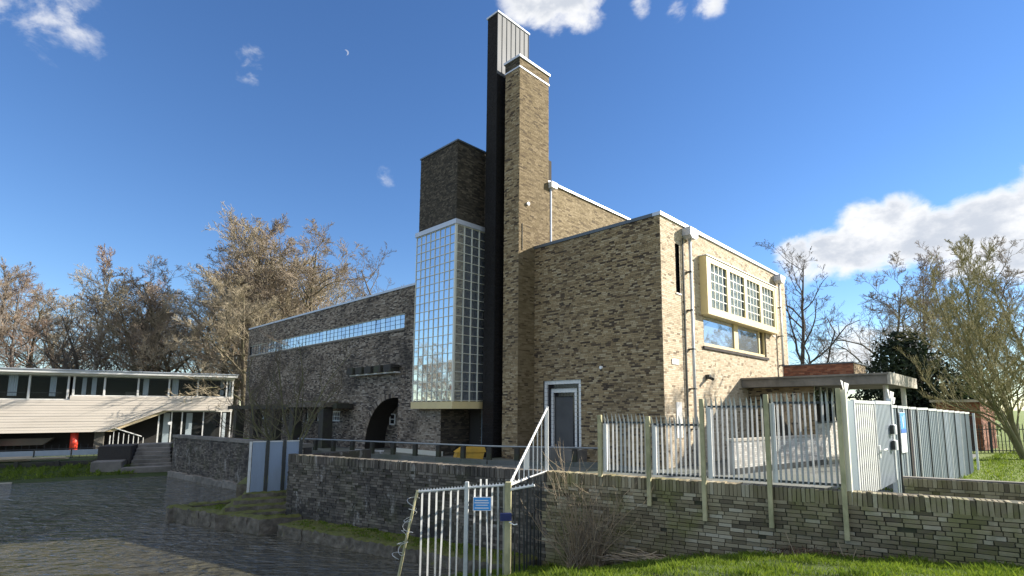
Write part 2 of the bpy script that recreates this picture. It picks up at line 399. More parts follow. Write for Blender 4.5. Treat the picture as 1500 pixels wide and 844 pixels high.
def raw_mesh(name, V, F, mat, tint=None, smooth=False):      # V (n,3), F (m,k) numpy arrays of equal sized faces
    me = bpy.data.meshes.new(name); k = F.shape[1]
    me.vertices.add(len(V)); me.vertices.foreach_set('co', V.astype(np.float32).ravel())
    me.loops.add(F.size); me.loops.foreach_set('vertex_index', F.astype(np.int32).ravel())
    me.polygons.add(len(F)); me.polygons.foreach_set('loop_start', np.arange(0, F.size, k, dtype=np.int32))
    me.polygons.foreach_set('use_smooth', np.full(len(F), bool(smooth)))
    if tint is not None:
        a = me.attributes.new('tint', 'FLOAT', 'FACE'); a.data.foreach_set('value', tint.astype(np.float32))
    me.update(calc_edges=True); me.materials.append(MATS[mat]); me.validate()
    return me

def cut(ivs, a, b):
    out = []
    for x, y in ivs:
        if b <= x or a >= y: out.append((x, y)); continue
        if a > x: out.append((x, a))
        if b < y: out.append((b, y))
    return out

def brick_face(P0, A, N, length, height, holes=(), hole_fn=None, parent=None, mat='brick_yellow', mortar='mortar', seed=0,
               course=.0625, bl=.22, jit=.004, proud=.012, name='wall', headers=.35, grid=False, dark_boost=0., run=False):
    """One face of brickwork: recessed mortar sheet (the wall part) with every brick in front of it."""
    rng = random.Random(seed)
    P0 = np.array(P0, float); A = np.array(A, float); N = np.array(N, float); Z = np.array([0, 0, 1.])
    nb = int(round(height / course)); course = height / nb
    mo = MB(); items = []; g_ = .0028 if run else .004
    for k in range(nb):
        z0 = k * course; zc = z0 + course / 2
        ivs = [(0, length)]
        for h in holes:
            if h[2] <= zc <= h[3]: ivs = cut(ivs, h[0], h[1])
        if hole_fn:
            for h in hole_fn(zc): ivs = cut(ivs, h[0], h[1])
        for (x0, x1) in ivs:
            q = [P0 + A * x + Z * z for x, z in ((x0, z0), (x1, z0), (x1, z0 + course), (x0, z0 + course))]
            mo.poly(q if np.dot(np.cross(A, Z), N) > 0 else q[::-1])
            x = x0 - (0 if grid else ((k % 2) * .5 + rng.uniform(-.13, .13) if run else rng.choice((0, .25, .5, .75))) * bl)
            while x < x1 - .02:
                w = bl if rng.random() > (headers * .6 if run else headers) else bl * .5
                a, b = max(x, x0), min(x + w, x1); x += w
                if b - a > .035: items.append((a + g_, b - g_ - .001, z0 + g_, z0 + course - g_ - .002, rng.gauss(0, jit), rng.random()))
    wall = mo.build(name, mortar, parent)
    n = len(items); it = np.array(items)
    off = proud + np.clip(it[:, 4], -.008, .02)
    V = np.zeros((n, 8, 3)); a, b, z0, z1 = it[:, 0], it[:, 1], it[:, 2], it[:, 3]
    j = np.random.RandomState(seed).normal(0, .0012, (n, 4, 2))
    for c, (xa, za) in enumerate(((a, z0), (b, z0), (b, z1), (a, z1))):
        base = P0 + np.outer(xa, A) + np.outer(za, Z)
        V[:, c] = base - N * .004
        V[:, c + 4] = base + N * off[:, None] + np.outer(j[:, c, 0], A) + np.outer(j[:, c, 1], Z)
    flip = np.dot(np.cross(A, Z), N) < 0
    fs = [(4, 5, 6, 7), (0, 1, 5, 4), (1, 2, 6, 5), (2, 3, 7, 6), (3, 0, 4, 7)]
    if flip: fs = [f[::-1] for f in fs]
    F = (np.arange(n)[:, None, None] * 8 + np.array(fs)[None]).reshape(-1, 4)
    t = it[:, 5] ** (1 + dark_boost)
    me = raw_mesh('brick_courses', V.reshape(-1, 3), F, mat, np.repeat(t, 5))
    o = link('brick_courses', me, wall); o['kind'] = 'stuff'
    return wall
U = (1, 0, 0); V_ = (0, 1, 0)


# ------------------------------------------------------------------ the setting: ground, water, banks
def w2(s, y):                                       # garden-wall frame -> world
    c, n = math.cos(WROT), math.sin(WROT)
    return (WA[0] + s * c - y * n, WA[1] + s * n + y * c)
def b2(u, v):                                       # building frame -> world
    c, n = math.cos(BROT), math.sin(BROT)
    return (OX + u * c - v * n, OY + u * n + v * c)
QA, QB = (-17.6, 25.55), (-8.3, 18.55)              # far quay wall, left to right
WL = w2(-8.05, 0)                                   # left end of the garden wall
SH0, SH1 = (-62.0, -1.4), (-18.3, 25.7)             # far shore of the pond

tag(MB().poly([(-900, -900, -2.6), (900, -900, -2.6), (900, 1800, -2.6), (-900, 1800, -2.6)]).build('ground', 'soil'), kind='structure')
tag(MB().poly([(-75, -40, WATER), (14, -40, WATER), (14, 34, WATER), (-75, 34, WATER)]).build('water', 'water'), kind='structure')
wr = w2(60, .15)
lawn = MB()
p_gate = w2(-7.9, .5)
lawn.poly([(*w2(-7.75, .15), GND), (*w2(60, .15), GND), (900, -60, GND), (900, 1800, -.6), (-300, 1800, -.8), (QA[0] - 3, QA[1] + 4, GND), (QA[0] + .25, QA[1] + .15, GND), (QB[0] + .2, QB[1] + .15, GND), (-7.2, 17.2, GND)])
tag(lawn.build('lawn', 'grass_lawn'), kind='structure')
pv = MB()
pv.poly([(*w2(-7.6, .3), GND + .02), (*w2(5.0, .3), GND + .02), (*b2(6, -7), GND + .02), (*b2(14, -7), GND + .02), (*b2(14, 40), GND + .02), (QA[0] - 2, QA[1] + 4, GND + .02), (QA[0] + .5, QA[1] + .5, GND + .02), (QB[0] + .5, QB[1] + .4, GND + .02), (-6.9, 17.2, GND + .02)])
tag(pv.build('terrace_paving', 'paving'), kind='structure')
# low land on the far side of the pond, rising from the water
dx, dy = SH1[0] - SH0[0], SH1[1] - SH0[1]; dl = math.hypot(dx, dy); ex, ey = dx / dl, dy / dl; nx, ny = -ey, ex
fl = MB(); rows = [(-.6, -1.9), (0, -1.56), (.8, -1.34), (2.0, -1.1), (2.4, -.85), (4.2, -.85), (5.2, -1.56), (60, -1.56), (900, -1.56)]
def shore(a, w): return (SH0[0] + ex * a + nx * w, SH0[1] + ey * a + ny * w)
for (wa, za), (wb, zb) in zip(rows, rows[1:]):
    L1 = dl + 1.5
    fl.poly([(*shore(-300, wa), za), (*shore(L1, wa), za), (*shore(L1, wb), zb), (*shore(-300, wb), zb)])
tag(fl.build('far_bank', 'grass_far'), kind='structure')

# near bank where the photographer stands
zb_x = [-9, -3.2, -1.6, 0, 1.4, 2.65, 3.75, 5.07, 7.07, 12, 60]; zb_y = [-2.5, -2.3, -1.85, -1.5, -1.29, -.99, -.79, -.64, -.52, -.4, -.4]
_bn = np.random.RandomState(3)
_ph = _bn.uniform(0, 6.28, (12, 2)); _fr = _bn.uniform(.6, 3.4, (12, 2)) * np.sign(_bn.uniform(-1, 1, (12, 2)))
def bank_z(s, w):
    zb = np.interp(s, zb_x, zb_y); lim = np.interp(s, [-4, -2.2, -.5, 1, 3, 6], [-2.3, -1.75, -1.35, -.8, -.2, -.1])
    z = np.minimum(zb + .175 * w, lim)
    bumpy = sum(np.sin(_fr[k, 0] * s + _ph[k, 0]) * np.sin(_fr[k, 1] * w + _ph[k, 1]) for k in range(12)) * .012
    return z + bumpy * np.clip(w * 1.2, .2, 1)
sg = np.concatenate([np.arange(-9, 10, .25), np.arange(10, 60, 2.)]); wg = np.concatenate([np.arange(-.1, 8, .25), np.arange(8, 60, 2.)])
SS, WW = np.meshgrid(sg, wg, indexing='ij'); ZZ = bank_z(SS, WW)
c_, n_ = math.cos(WROT), math.sin(WROT)
BX = WA[0] + SS * c_ + WW * n_; BY = WA[1] + SS * n_ - WW * c_
ids = np.arange(SS.size).reshape(SS.shape)
F = np.stack([ids[:-1, :-1], ids[:-1, 1:], ids[1:, 1:], ids[1:, :-1]], -1).reshape(-1, 4)
tag(link('grass_bank', raw_mesh('grass_bank', np.stack([BX, BY, ZZ], -1).reshape(-1, 3), F, 'grass_near', smooth=True)), kind='structure')

# ------------------------------------------------------------------ the main brick building
bld = thing('brick_building', 'large yellow-brown brick building with tall chimney tower and glazed stair bay', 'building', (OX, OY, 0), BROT)
ZB = -.45; TOP = 8.2
def wallbox(name, mat, *a): return MB().box(*a).build(name, mat, bld)

# --- entrance block: facade to the pond, then the sunlit street side
DOOR = (3.47, 5.36, 0, 2.63 - ZB)
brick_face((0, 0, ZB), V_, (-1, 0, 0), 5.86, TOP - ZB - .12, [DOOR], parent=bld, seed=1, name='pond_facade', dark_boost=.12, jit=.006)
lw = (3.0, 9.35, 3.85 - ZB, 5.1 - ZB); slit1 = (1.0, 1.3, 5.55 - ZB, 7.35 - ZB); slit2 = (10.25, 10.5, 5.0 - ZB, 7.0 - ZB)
brick_face((0, 0, ZB), U, (0, -1, 0), 12.3, TOP - ZB - .12, [lw, slit1, slit2], parent=bld, seed=2, name='street_facade', mat='brick_sunlit_tone', mortar='mortar_pale', jit=.0015, proud=.007, run=True)
wallbox('block_core', 'roofing', .35, 12.28, .35, 5.8, ZB, TOP - .1)
cop = wallbox('coping', 'coping_metal', -.05, 12.35, -.07, .25, TOP - .12, TOP)
cop2 = wallbox('coping', 'coping_dark', -.05, .25, .25, 5.86, TOP - .12, TOP - .002)
wallbox('end_wall', 'mortar', 12.0, 12.296, .01, 5.8, ZB, TOP - .12)
for (a0, a1, z0, z1) in (slit1, slit2):
    w = MB().box(a0 + .03, a1 - .03, .16, .19, z0 + ZB + .03, z1 + ZB - .03).build('slit_window', 'glass_dark', bld)
    MB().box(a0, a1, .03, .35, z0 + ZB - .002, z0 + ZB + .03).box(a0, a0 + .03, .1, .35, z0 + ZB + .03, z1 + ZB).box(a1 - .03, a1, .1, .35, z0 + ZB + .03, z1 + ZB).box(a0, a1, .1, .35, z1 + ZB - .03, z1 + ZB + .002).build('frame', 'dark_metal', w)
    MB().box(a0 - .03, a1 + .03, -.04, .05, z0 + ZB - .05, z0 + ZB - .003).build('sill', 'white_paint', w)
# black and white tiled portal, stepping inwards
por = wallbox('portal', 'mortar_dark', .55, .6, 3.3, 5.5, ZB, 2.9)
wallbox('portal_reveal', 'mortar_dark', .012, .55, 5.36, 5.40, ZB, 2.66)
wallbox('portal_reveal', 'mortar_dark', .012, .55, 3.43, 3.47, ZB, 2.66)
wallbox('portal_reveal', 'mortar_dark', .012, .55, 3.43, 5.40, 2.63, 2.67)
a0, a1, zt = 3.47, 5.36, 2.63
for k, (mt, th) in enumerate((('white_tile', .16), ('black_tile', .15), ('white_tile', .17), ('black_tile', .14), ('white_tile', .13))):
    d0 = .06 + .075 * k; band = MB()
    def tiles(along, lo, hi, fixed0, fixed1):
        n = max(1, int(round((hi - lo) / .15))); st = (hi - lo) / n
        for q in range(n):
            x0, x1 = lo + q * st + .004, lo + (q + 1) * st - .004
            if along == 'v': band.box(d0, d0 + .09, x0, x1, fixed0 + .003, fixed1 - .003)
            else: band.box(d0, d0 + .09, fixed0 + .003, fixed1 - .003, x0, x1)
    tiles('v', a0, a1, zt - th, zt); tiles('z', ZB, zt - th, a0, a0 + th)
    if k < 3: tiles('z', ZB, zt - th, a1 - th * (.8 if k == 0 else .6), a1)
    band.build('tile_band', mt, por)
    a0 += th; zt -= th; a1 -= th * (.8 if k == 0 else .6) if k < 3 else 0
dr = MB().box(.5, .54, a0, a1, ZB, zt).build('door', 'glass_dark', por)
MB().box(.46, .5, a0, a0 + .05, ZB, zt).box(.46, .5, a1 - .05, a1, ZB, zt).box(.46, .5, a0 + .05, a1 - .05, zt - .05, zt).box(.46, .5, a0 + .05, a1 - .05, 1.0, 1.04).build('frame', 'dark_metal', dr)
MB().box(.45, .5, a0 + .35, a1 - .1, .2, .95).build('panel', 'mortar_dark', dr)
wallbox('portal_step', 'concrete', -.7, .5, 3.2, 5.6, ZB, .05)
# wall fittings
MB().tube([(-.012, 2.5, 3.0), (-.09, 2.5, 3.0)], .06, 10).build('wall_lamp', 'lamp_white', bld)
MB().tube([(-1.0 + .55, 5.845, 9.9), (-1.0 + .55, 5.77, 9.9)], .07, 10).build('wall_lamp', 'lamp_white', bld)
MB().tube([(-.75, 5.84, 7.9), (-.75, 5.84, 9.0)], .015, 5).build('conduit', 'dark_metal', bld)
cm = MB().box(3.02, 3.2, -.16, -.012, 2.62, 2.78).build('camera_housing', 'dark_metal', bld)
MB().tube([(3.11, -.16, 2.66), (3.0, -.3, 2.6)], .06, 8).build('lens_hood', 'dark_metal', cm)
MB().box(.55, 1.0, -.03, -.012, 3.02, 3.2).build('plate', 'white_paint', bld)
MB().box(.75, 1.12, -.03, -.012, .55, 1.75).build('plate', 'white_paint', bld)
# hoppers and downpipes
for u0, zlo in ((1.75, ZB), (10.95, 2.85)):
    h = MB().vprism([(u0 - .22, 7.98), (u0 - .22, 7.72), (u0 - .08, 7.62), (u0 + .22, 7.62), (u0 + .34, 7.72), (u0 + .34, 7.98)], -.36, -.02).build('rain_hopper', 'coping_metal', bld)
    MB().box(u0 - .2, u0 + .32, -.34, -.04, 7.98, 8.02).build('lid', 'coping_dark', h)
    pp = MB().tube([(u0 + .06, -.17, 7.66), (u0 + .06, -.17, zlo)], .055, 10).build('downpipe', 'galvanised', bld, True)
    for z in (6.4, 5.0, 3.6, 2.2, .8):
        if z > zlo: MB().box(u0 - .02, u0 + .14, -.235, -.012, z, z + .04).build('bracket', 'dark_metal', pp)
    if u0 < 5: MB().tube([(u0 - .28, -.06, 7.6), (u0 - .28, -.06, 1.0), (u0 - .28, -.06, ZB)], .025, 6).build('cable_duct', 'dark_metal', bld)

# --- projecting cream bay window on the street side
bay = wallbox('bay_window', 'cream_paint', 2.84, 10.2, -.30, .02, 5.02, 5.2)
MB().box(2.84, 10.2, -.30, .02, 7.12, 7.24).build('head', 'cream_paint', bay)
MB().box(2.80, 10.24, -.34, .0, 7.24, 7.27).build('flashing', 'coping_metal', bay)
for x0, x1 in ((2.84, 3.06), (9.98, 10.2)): MB().box(x0, x1, -.30, .02, 5.2, 7.12).build('jamb', 'cream_paint', bay)
wd = (9.98 - 3.06) / 4
for k in range(4):
    x0 = 3.06 + k * wd; x1 = x0 + wd
    fr = MB()
    fr.box(x0, x0 + .14, -.285, -.2, 5.2, 7.12).box(x1 - .14, x1, -.285, -.2, 5.2, 7.12).box(x0 + .14, x1 - .14, -.285, -.2, 5.2, 5.3).box(x0 + .14, x1 - .14, -.285, -.2, 7.02, 7.12)
    case = fr.build('casement', 'cream_paint', bay)
    mu = MB(); gx = (x1 - x0 - .28) / 4; gz = (7.02 - 5.3) / 5
    for q in range(1, 4): mu.box(x0 + .14 + q * gx - .018, x0 + .14 + q * gx + .018, -.262, -.225, 5.3, 7.02)
    for q in range(1, 5): mu.box(x0 + .14, x1 - .14, -.259, -.228, 5.3 + q * gz - .016, 5.3 + q * gz + .016)
    mu.build('glazing_bars', 'cream_frame', case)
    MB().poly([(x0 + .14, -.243, 5.3), (x1 - .14, -.243, 5.3), (x1 - .14, -.243, 7.02), (x0 + .14, -.243, 7.02)]).build('pane', 'glass_clear', case)
    cu = MB(); n = 26; rr = random.Random(40 + k)
    xs = [x0 + .1 + (x1 - x0 - .2) * q / n for q in range(n + 1)]; ys = [-.12 + .035 * math.sin(q * 1.9) + rr.uniform(-.01, .01) for q in range(n + 1)]
    for q in range(n): cu.poly([(xs[q], ys[q], 5.22), (xs[q + 1], ys[q + 1], 5.22), (xs[q + 1], ys[q + 1], 7.1), (xs[q], ys[q], 7.1)])
    cu.build('curtain', 'curtain', case)
MB().box(3.06, 9.98, -.02, -.013, 5.2, 7.12).build('back', 'interior_mid', bay)
# lower street window, set back in its opening
lo = MB().box(3.0, 9.35, .05, .16, 3.85, 3.99).box(3.0, 3.12, .05, .16, 3.99, 5.1).box(9.23, 9.35, .05, .16, 3.99, 5.1).box(3.12, 9.23, .05, .16, 5.02, 5.1).box(5.9, 6.3, .04, .17, 3.99, 5.02).build('street_window', 'cream_paint', bld)
for x0, x1 in ((3.12, 5.9), (6.3, 8.6)):
    MB().box(x0, x1, .09, .10, 3.99, 5.02).build('pane', 'glass_sky', lo)
MB().box(8.6, 8.72, .045, .165, 3.99, 5.02).build('mullion', 'cream_paint', lo)
MB().box(8.72, 9.23, .12, .13, 3.99, 5.02).build('pane', 'glass_dark', lo)
si = MB()
for k in range(70):
    x = 2.9 + k * .094
    si.box(x, x + .086, -.07 + .004 * math.sin(k * 7.), .06, 3.74, 3.846)
si.build('sill', 'brick_grey', lo)
for x0, x1 in ((3.0, 3.02), (9.33, 9.35)): MB().box(x0 - .01, x1 + .01, .0, .35, 3.85, 5.1).build('reveal', 'mortar', lo)

# --- tower, chimney, stair block
brick_face((-.93, 5.86, ZB), U, (0, -1, 0), 1.80, 15.72 - ZB, parent=bld, seed=3, name='tower_face', headers=.2, mat='brick_tower', mortar='mortar_mid', jit=.0015, proud=.007, run=True)
brick_face((-.93, 5.86, ZB), V_, (-1, 0, 0), .86, 15.72 - ZB, parent=bld, seed=4, name='tower_face', headers=.3)
wallbox('tower_core', 'mortar', -.90, .86, 5.89, 6.70, ZB, 16.2)
brick_face((-.94, 5.85, 15.80), U, (0, -1, 0), 1.82, .38, parent=bld, seed=5, name='tower_frieze', mat='brick_tower', mortar='mortar_mid', jit=.0015, proud=.007, run=True)
brick_face((-.94, 5.85, 15.80), V_, (-1, 0, 0), .88, .38, parent=bld, seed=6, name='tower_frieze', mat='brick_dark')
wallbox('coping', 'coping_metal', -1.0, .92, 5.79, 6.78, 16.18, 16.28)
wallbox('string_course', 'coping_metal', -.965, .90, 5.825, 6.74, 15.73, 15.795)
CH = (-1.1, .80, 7.06, 7.72)
brick_face((CH[0], CH[2], ZB), V_, (-1, 0, 0), CH[3] - CH[2], 18.75 - ZB, parent=bld, seed=7, name='chimney_face', mat='brick_black_glazed', mortar='black_tile', headers=0, jit=.001)
brick_face((CH[0], CH[2], ZB), U, (0, -1, 0), CH[1] - CH[0], 15.9 - ZB, parent=bld, seed=8, name='chimney_face', mat='brick_black_glazed', mortar='black_tile', headers=0, jit=.001)  # black glazed brick; its upper edge follows the tower's shadow, so shade is built in
chim = wallbox('chimney_core', 'black_tile', CH[0] + .02, CH[1], CH[2] + .02, CH[3], ZB, 18.75)
n = 7; wz = (CH[1] - CH[0] + .02) / n
for k in range(n):
    x0 = CH[0] - .02 + k * wz; yy = CH[2] - .016 - .005 * (k % 2)
    MB().box(x0 + .004, x0 + wz - .004, yy, CH[2] + .01, 15.9, 18.76).box(x0 + wz - .012, x0 + wz, yy - .022, CH[2] + .01, 15.9, 18.76).build('zinc_sheet', 'zinc', chim)
wallbox('chimney_cap', 'coping_metal', CH[0] - .05, CH[1] + .05, CH[2] - .06, CH[3] + .04, 18.76, 18.84)
# recess between tower and stair block
wallbox('bay_sun_backing', 'mortar_dark', -.44, 2.0, 8.6, 12.42, ZB, 1.58)  # unseen backing added to stop sun leaking in under the bay
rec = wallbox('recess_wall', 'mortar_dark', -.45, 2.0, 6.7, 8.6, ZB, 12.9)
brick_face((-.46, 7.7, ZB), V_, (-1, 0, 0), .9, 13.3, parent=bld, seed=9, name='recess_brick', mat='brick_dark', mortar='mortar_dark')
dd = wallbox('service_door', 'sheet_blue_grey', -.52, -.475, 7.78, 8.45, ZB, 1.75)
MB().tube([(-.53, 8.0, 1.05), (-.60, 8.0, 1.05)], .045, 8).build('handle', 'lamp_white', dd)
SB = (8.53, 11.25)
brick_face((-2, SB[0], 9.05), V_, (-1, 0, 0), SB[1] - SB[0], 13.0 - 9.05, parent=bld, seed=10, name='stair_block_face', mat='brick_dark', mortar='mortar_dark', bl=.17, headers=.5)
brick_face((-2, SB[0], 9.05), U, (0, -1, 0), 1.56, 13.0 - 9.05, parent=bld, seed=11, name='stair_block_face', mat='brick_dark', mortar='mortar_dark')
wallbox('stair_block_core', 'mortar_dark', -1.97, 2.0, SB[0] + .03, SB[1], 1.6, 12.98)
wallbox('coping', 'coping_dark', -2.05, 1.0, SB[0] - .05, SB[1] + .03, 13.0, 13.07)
# under the glazed bay
brick_face((-2, 9.28, ZB), V_, (-1, 0, 0), 3.2, 1.55 - ZB, parent=bld, seed=12, name='bay_base', mat='brick_grey', mortar='mortar', bl=.16, headers=.4, dark_boost=-.5)
brick_face((-2, 9.28, ZB), U, (0, -1, 0), 1.5, 1.55 - ZB, parent=bld, seed=13, name='bay_base', mat='brick_dark', mortar='mortar_dark')
wallbox('plinth', 'cream_frame', -2.06, -1.9, 9.22, 12.44, ZB, ZB + .24)
# glazed stair bay with a pane in every opening
GB0, GB1, GV0, GV1, GU0, GU1 = 1.86, 9.06, 8.02, 10.80, -2.40, -.74
gbay = wallbox('glazed_bay', 'cream_paint', GU0 - .04, GU1, GV0 - .04, GV1 + .04, 1.53, 1.82)
MB().box(GU0 - .06, GU1, GV0 - .06, GV1 + .06, 9.08, 9.28).build('head_flashing', 'coping_metal', gbay)
MB().box(GU0 + .05, GU1, GV0 + .05, GV1 - .05, 1.83, 9.07).build('interior', 'interior_dark', gbay)
nr, nc1, nc2 = 19, 8, 4
ph = (GB1 - GB0) / nr; pw1 = (GV1 - GV0 - .06) / nc1; pw2 = (GU1 - GU0 - .06) / nc2
bars = MB()
for k in range(nc1 + 1): bars.box(GU0 - .02, GU0 + .045, GV0 + .05 + k * pw1 - .011, GV0 + .05 + k * pw1 + .011, 1.82, 9.08)
for k in range(nr + 1): bars.box(GU0 - .017, GU0 + .042, GV0 + .05, GV1, GB0 + k * ph - .011, GB0 + k * ph + .011)
bars.build('glazing_bars', 'cream_frame', gbay)
bars = MB()
for k in range(nc2 + 1): bars.box(GU0 + .05 + k * pw2 - .017, GU0 + .05 + k * pw2 + .017, GV0 - .02, GV0 + .045, 1.82, 9.08)
for k in range(nr + 1): bars.box(GU0 + .05, GU1, GV0 - .017, GV0 + .042, GB0 + k * ph - .011, GB0 + k * ph + .011)
bars.build('glazing_bars', 'cream_frame', gbay)
MB().box(GU0 - .03, GU0 + .05, GV0 - .03, GV0 + .05, 1.82, 9.08).build('corner_post', 'cream_frame', gbay)
MB().box(GU0, GU1, GV1 - .02, GV1, 1.82, 9.08).build('side_cheek', 'cream_frame', gbay)
m1 = MB().box(-.004, .004, -pw1 / 2, pw1 / 2, -ph / 2, ph / 2).mesh('pane', 'glass_mirror')
m2 = MB().box(-pw2 / 2, pw2 / 2, -.004, .004, -ph / 2, ph / 2).mesh('pane', 'glass_mirror')
rr = random.Random(9)
for r in range(nr):
    for c in range(nc1):
        o = link('pane', m1, gbay); o.location = (GU0 + .012, GV0 + .05 + (c + .5) * pw1, GB0 + (r + .5) * ph)
        o.rotation_euler = (0, rr.gauss(0, .007), rr.gauss(0, .007))
    for c in range(nc2):
        o = link('pane', m2, gbay); o.location = (GU0 + .05 + (c + .5) * pw2, GV0 + .012, GB0 + (r + .5) * ph)
        o.rotation_euler = (rr.gauss(0, .007), 0, rr.gauss(0, .007))

# --- upper hall behind the tower
brick_face((.86, 5.95, 8.0), U, (0, -1, 0), 11.3, 11.28 - 8.0, parent=bld, seed=14, name='hall_face', mat='brick_hall', mortar='mortar_mid', jit=.0015, proud=.007, run=True)
wallbox('hall_core', 'roofing', .9, 12.1, 5.98, 9.0, 8.0, 11.26)
wallbox('coping', 'coping_metal', .8, 12.2, 5.86, 6.2, 11.28, 11.37)
hg = wallbox('hall_hopper', 'white_paint', .86, 1.22, 5.66, 5.94, 11.02, 11.28)
MB().tube([(1.0, 5.86, 11.02), (1.0, 5.86, 8.2)], .05, 8).build('downpipe', 'coping_metal', hg)

# --- long wing beside the pond, with window strip, quarter arch and pergola
WV0, WV1, WT = 11.2, 31.8, 7.2
def arch_hole(z):
    zz = z + ZB
    if zz > 2.03: return []
    t = max(0., (zz - ZB) / (2.03 - ZB))
    return [(12.5 - WV0, 12.95 + 2.35 * math.sqrt(max(0, 1 - t ** 2.2)) - WV0)]
strip = (12.2 - WV0, 31.45 - WV0, 5.2 - ZB, 5.93 - ZB)
small = [(a - WV0, a + w - WV0, .88 - ZB, 1.42 - ZB) for a, w in ((17.95, .95), (19.9, .75), (21.6, .35), (22.6, .95), (25.2, 1.1), (28.2, 1.1))]
brick_face((-2, WV0, ZB), V_, (-1, 0, 0), WV1 - WV0, WT - ZB - .1, [strip] + small, arch_hole, parent=bld, seed=15, name='wing_wall', mat='brick_grey', mortar='mortar_dark', headers=.4, jit=.006)
wallbox('wing_core', 'mortar_dark', -.4, .0, WV0, WV1, ZB, WT - .12)
wallbox('wing_end', 'mortar_dark', -1.99, -.4, WV1 - .3, WV1 - .002, ZB, WT - .12)
wallbox('wing_roof', 'roofing', -1.95, .0, WV0, WV1 - .01, WT - .12, WT - .06)
wallbox('coping', 'coping_metal', -2.06, -1.75, WV0, WV1 + .05, WT - .1, WT)
# corbelled course under the window strip
sl = wallbox('strip_sill', 'concrete', -2.06, -1.8, 12.15, 31.5, 5.12, 5.2)
ws = wallbox('window_strip', 'cream_frame', -1.98, -1.88, 12.2, 31.45, 5.2, 5.25)
MB().box(-1.98, -1.88, 12.2, 31.45, 5.88, 5.93).build('head', 'cream_frame', ws)
npn = 44; pwv = (31.45 - 12.2) / npn
mm = MB().box(-.004, .004, -pwv / 2, pwv / 2, -.315, .315).mesh('pane', 'glass_sky')
bars = MB()
for k in range(npn + 1):
    b = .045 if k % 6 == 0 else .012
    bars.box(-1.945, -1.915, 12.2 + k * pwv - b / 2, 12.2 + k * pwv + b / 2, 5.25, 5.88)
bars.box(-1.942, -1.918, 12.2, 31.45, 5.45, 5.465).box(-1.942, -1.918, 12.2, 31.45, 5.66, 5.675)
bars.build('glazing_bars', 'dark_metal', ws)
for k in range(npn):
    o = link('pane', mm, ws); o.location = (-1.93, 12.2 + (k + .5) * pwv, 5.565); o.rotation_euler = (0, rr.gauss(0, .01), rr.gauss(0, .01))
MB().box(-1.86, -1.84, 12.2, 31.45, 5.22, 5.9).build('interior', 'interior_dark', ws)
for (a, b, z0, z1) in small:
    a += WV0; b += WV0
    w = MB().box(-1.95, -1.85, a, a + .07, .88, 1.42).box(-1.95, -1.85, b - .07, b, .88, 1.42).box(-1.95, -1.85, a + .07, b - .07, .88, .95).box(-1.95, -1.85, a + .07, b - .07, 1.35, 1.42).build('small_window', 'white_paint', bld)
    MB().box(-1.90, -1.89, a + .07, b - .07, .95, 1.35).build('pane', 'glass_dark', w)
    gb = MB(); nn = max(1, int((b - a) / .28))
    for q in range(1, nn + 1): x = a + (b - a) * q / (nn + 1); gb.box(-1.94, -1.88, x - .02, x + .02, .95, 1.35)
    gb.box(-1.937, -1.883, a + .07, b - .07, 1.13, 1.16)
    gb.build('glazing_bars', 'white_paint', w)
# arch: soffit ring and the recess behind it
ar = MB(); prev = None
for k in range(25):
    t = k / 24; v = 12.95 + 2.35 * math.sqrt(max(0, 1 - t ** 2.2)); z = ZB + t * (2.03 - ZB)
    if prev: ar.poly([(-2.015, prev[0], prev[1]), (-2.015, v, z), (-.9, v, z), (-.9, prev[0], prev[1])])
    prev = (v, z)
ar.poly([(-2.015, 12.95, 2.03), (-2.015, 12.5, 2.03), (-.9, 12.5, 2.03), (-.9, 12.95, 2.03)])
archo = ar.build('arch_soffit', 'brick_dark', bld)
vs = MB()                                            # ring of voussoir bricks standing slightly proud
for k in range(34):
    f0, f1 = k / 34, (k + .86) / 34
    def pt(f, e):
        th = f * math.pi / 2; return (12.95 + (2.35 + e) * math.cos(th), ZB + (2.03 - ZB + e) * math.sin(th) ** .92)
    q = [pt(f0, 0), pt(f0, .2), pt(f1, .2), pt(f1, 0)]
    i = len(vs.v); vs.v += [(-2.0, *p) for p in q] + [(-2.03, *p) for p in q]
    vs.f += [(i + 4, i + 5, i + 6, i + 7), (i, i + 4, i + 7, i + 3), (i + 1, i + 2, i + 6, i + 5), (i, i + 1, i + 5, i + 4), (i + 3, i + 7, i + 6, i + 2)]
    vs.t += [random.Random(k).random()] * 5
vs.build('voussoir_ring', 'brick_grey', archo)['kind'] = 'stuff'
brick_face((-.92, 12.4, ZB), V_, (-1, 0, 0), 3.2, 2.5, [], parent=bld, seed=17, name='arch_recess_wall', mat='brick_grey', mortar='mortar_dark')
for a, b, z0, z1 in ((13.55, 13.95, .55, 1.75), (14.35, 14.85, .75, 1.3)):
    w = MB().box(-.99, -.93, a, a + .06, z0, z1).box(-.99, -.93, b - .06, b, z0, z1).box(-.99, -.93, a, b, z0, z0 + .06).box(-.99, -.93, a, b, z1 - .06, z1).box(-.985, -.935, a, b, (z0 + z1) / 2 - .02, (z0 + z1) / 2 + .02).build('recess_window', 'white_paint', bld)
    MB().box(-.955, -.945, a + .06, b - .06, z0 + .06, z1 - .06).build('pane', 'glass_dark', w)
# timber brackets over the arch
sh = wallbox('bracket_shelf', 'white_paint', -2.32, -2.0, 12.4, 16.5, 3.16, 3.22)
for k in range(5):
    v = 12.45 + k * .86
    MB().bbox(-2.5, -2.02, v, v + .62, 3.22, 3.55, .02).build('bracket', 'dark_timber', sh)
wallbox('weather_strip', 'dark_timber', -2.4, -2.0, 12.35, 16.6, 3.42, 3.47)
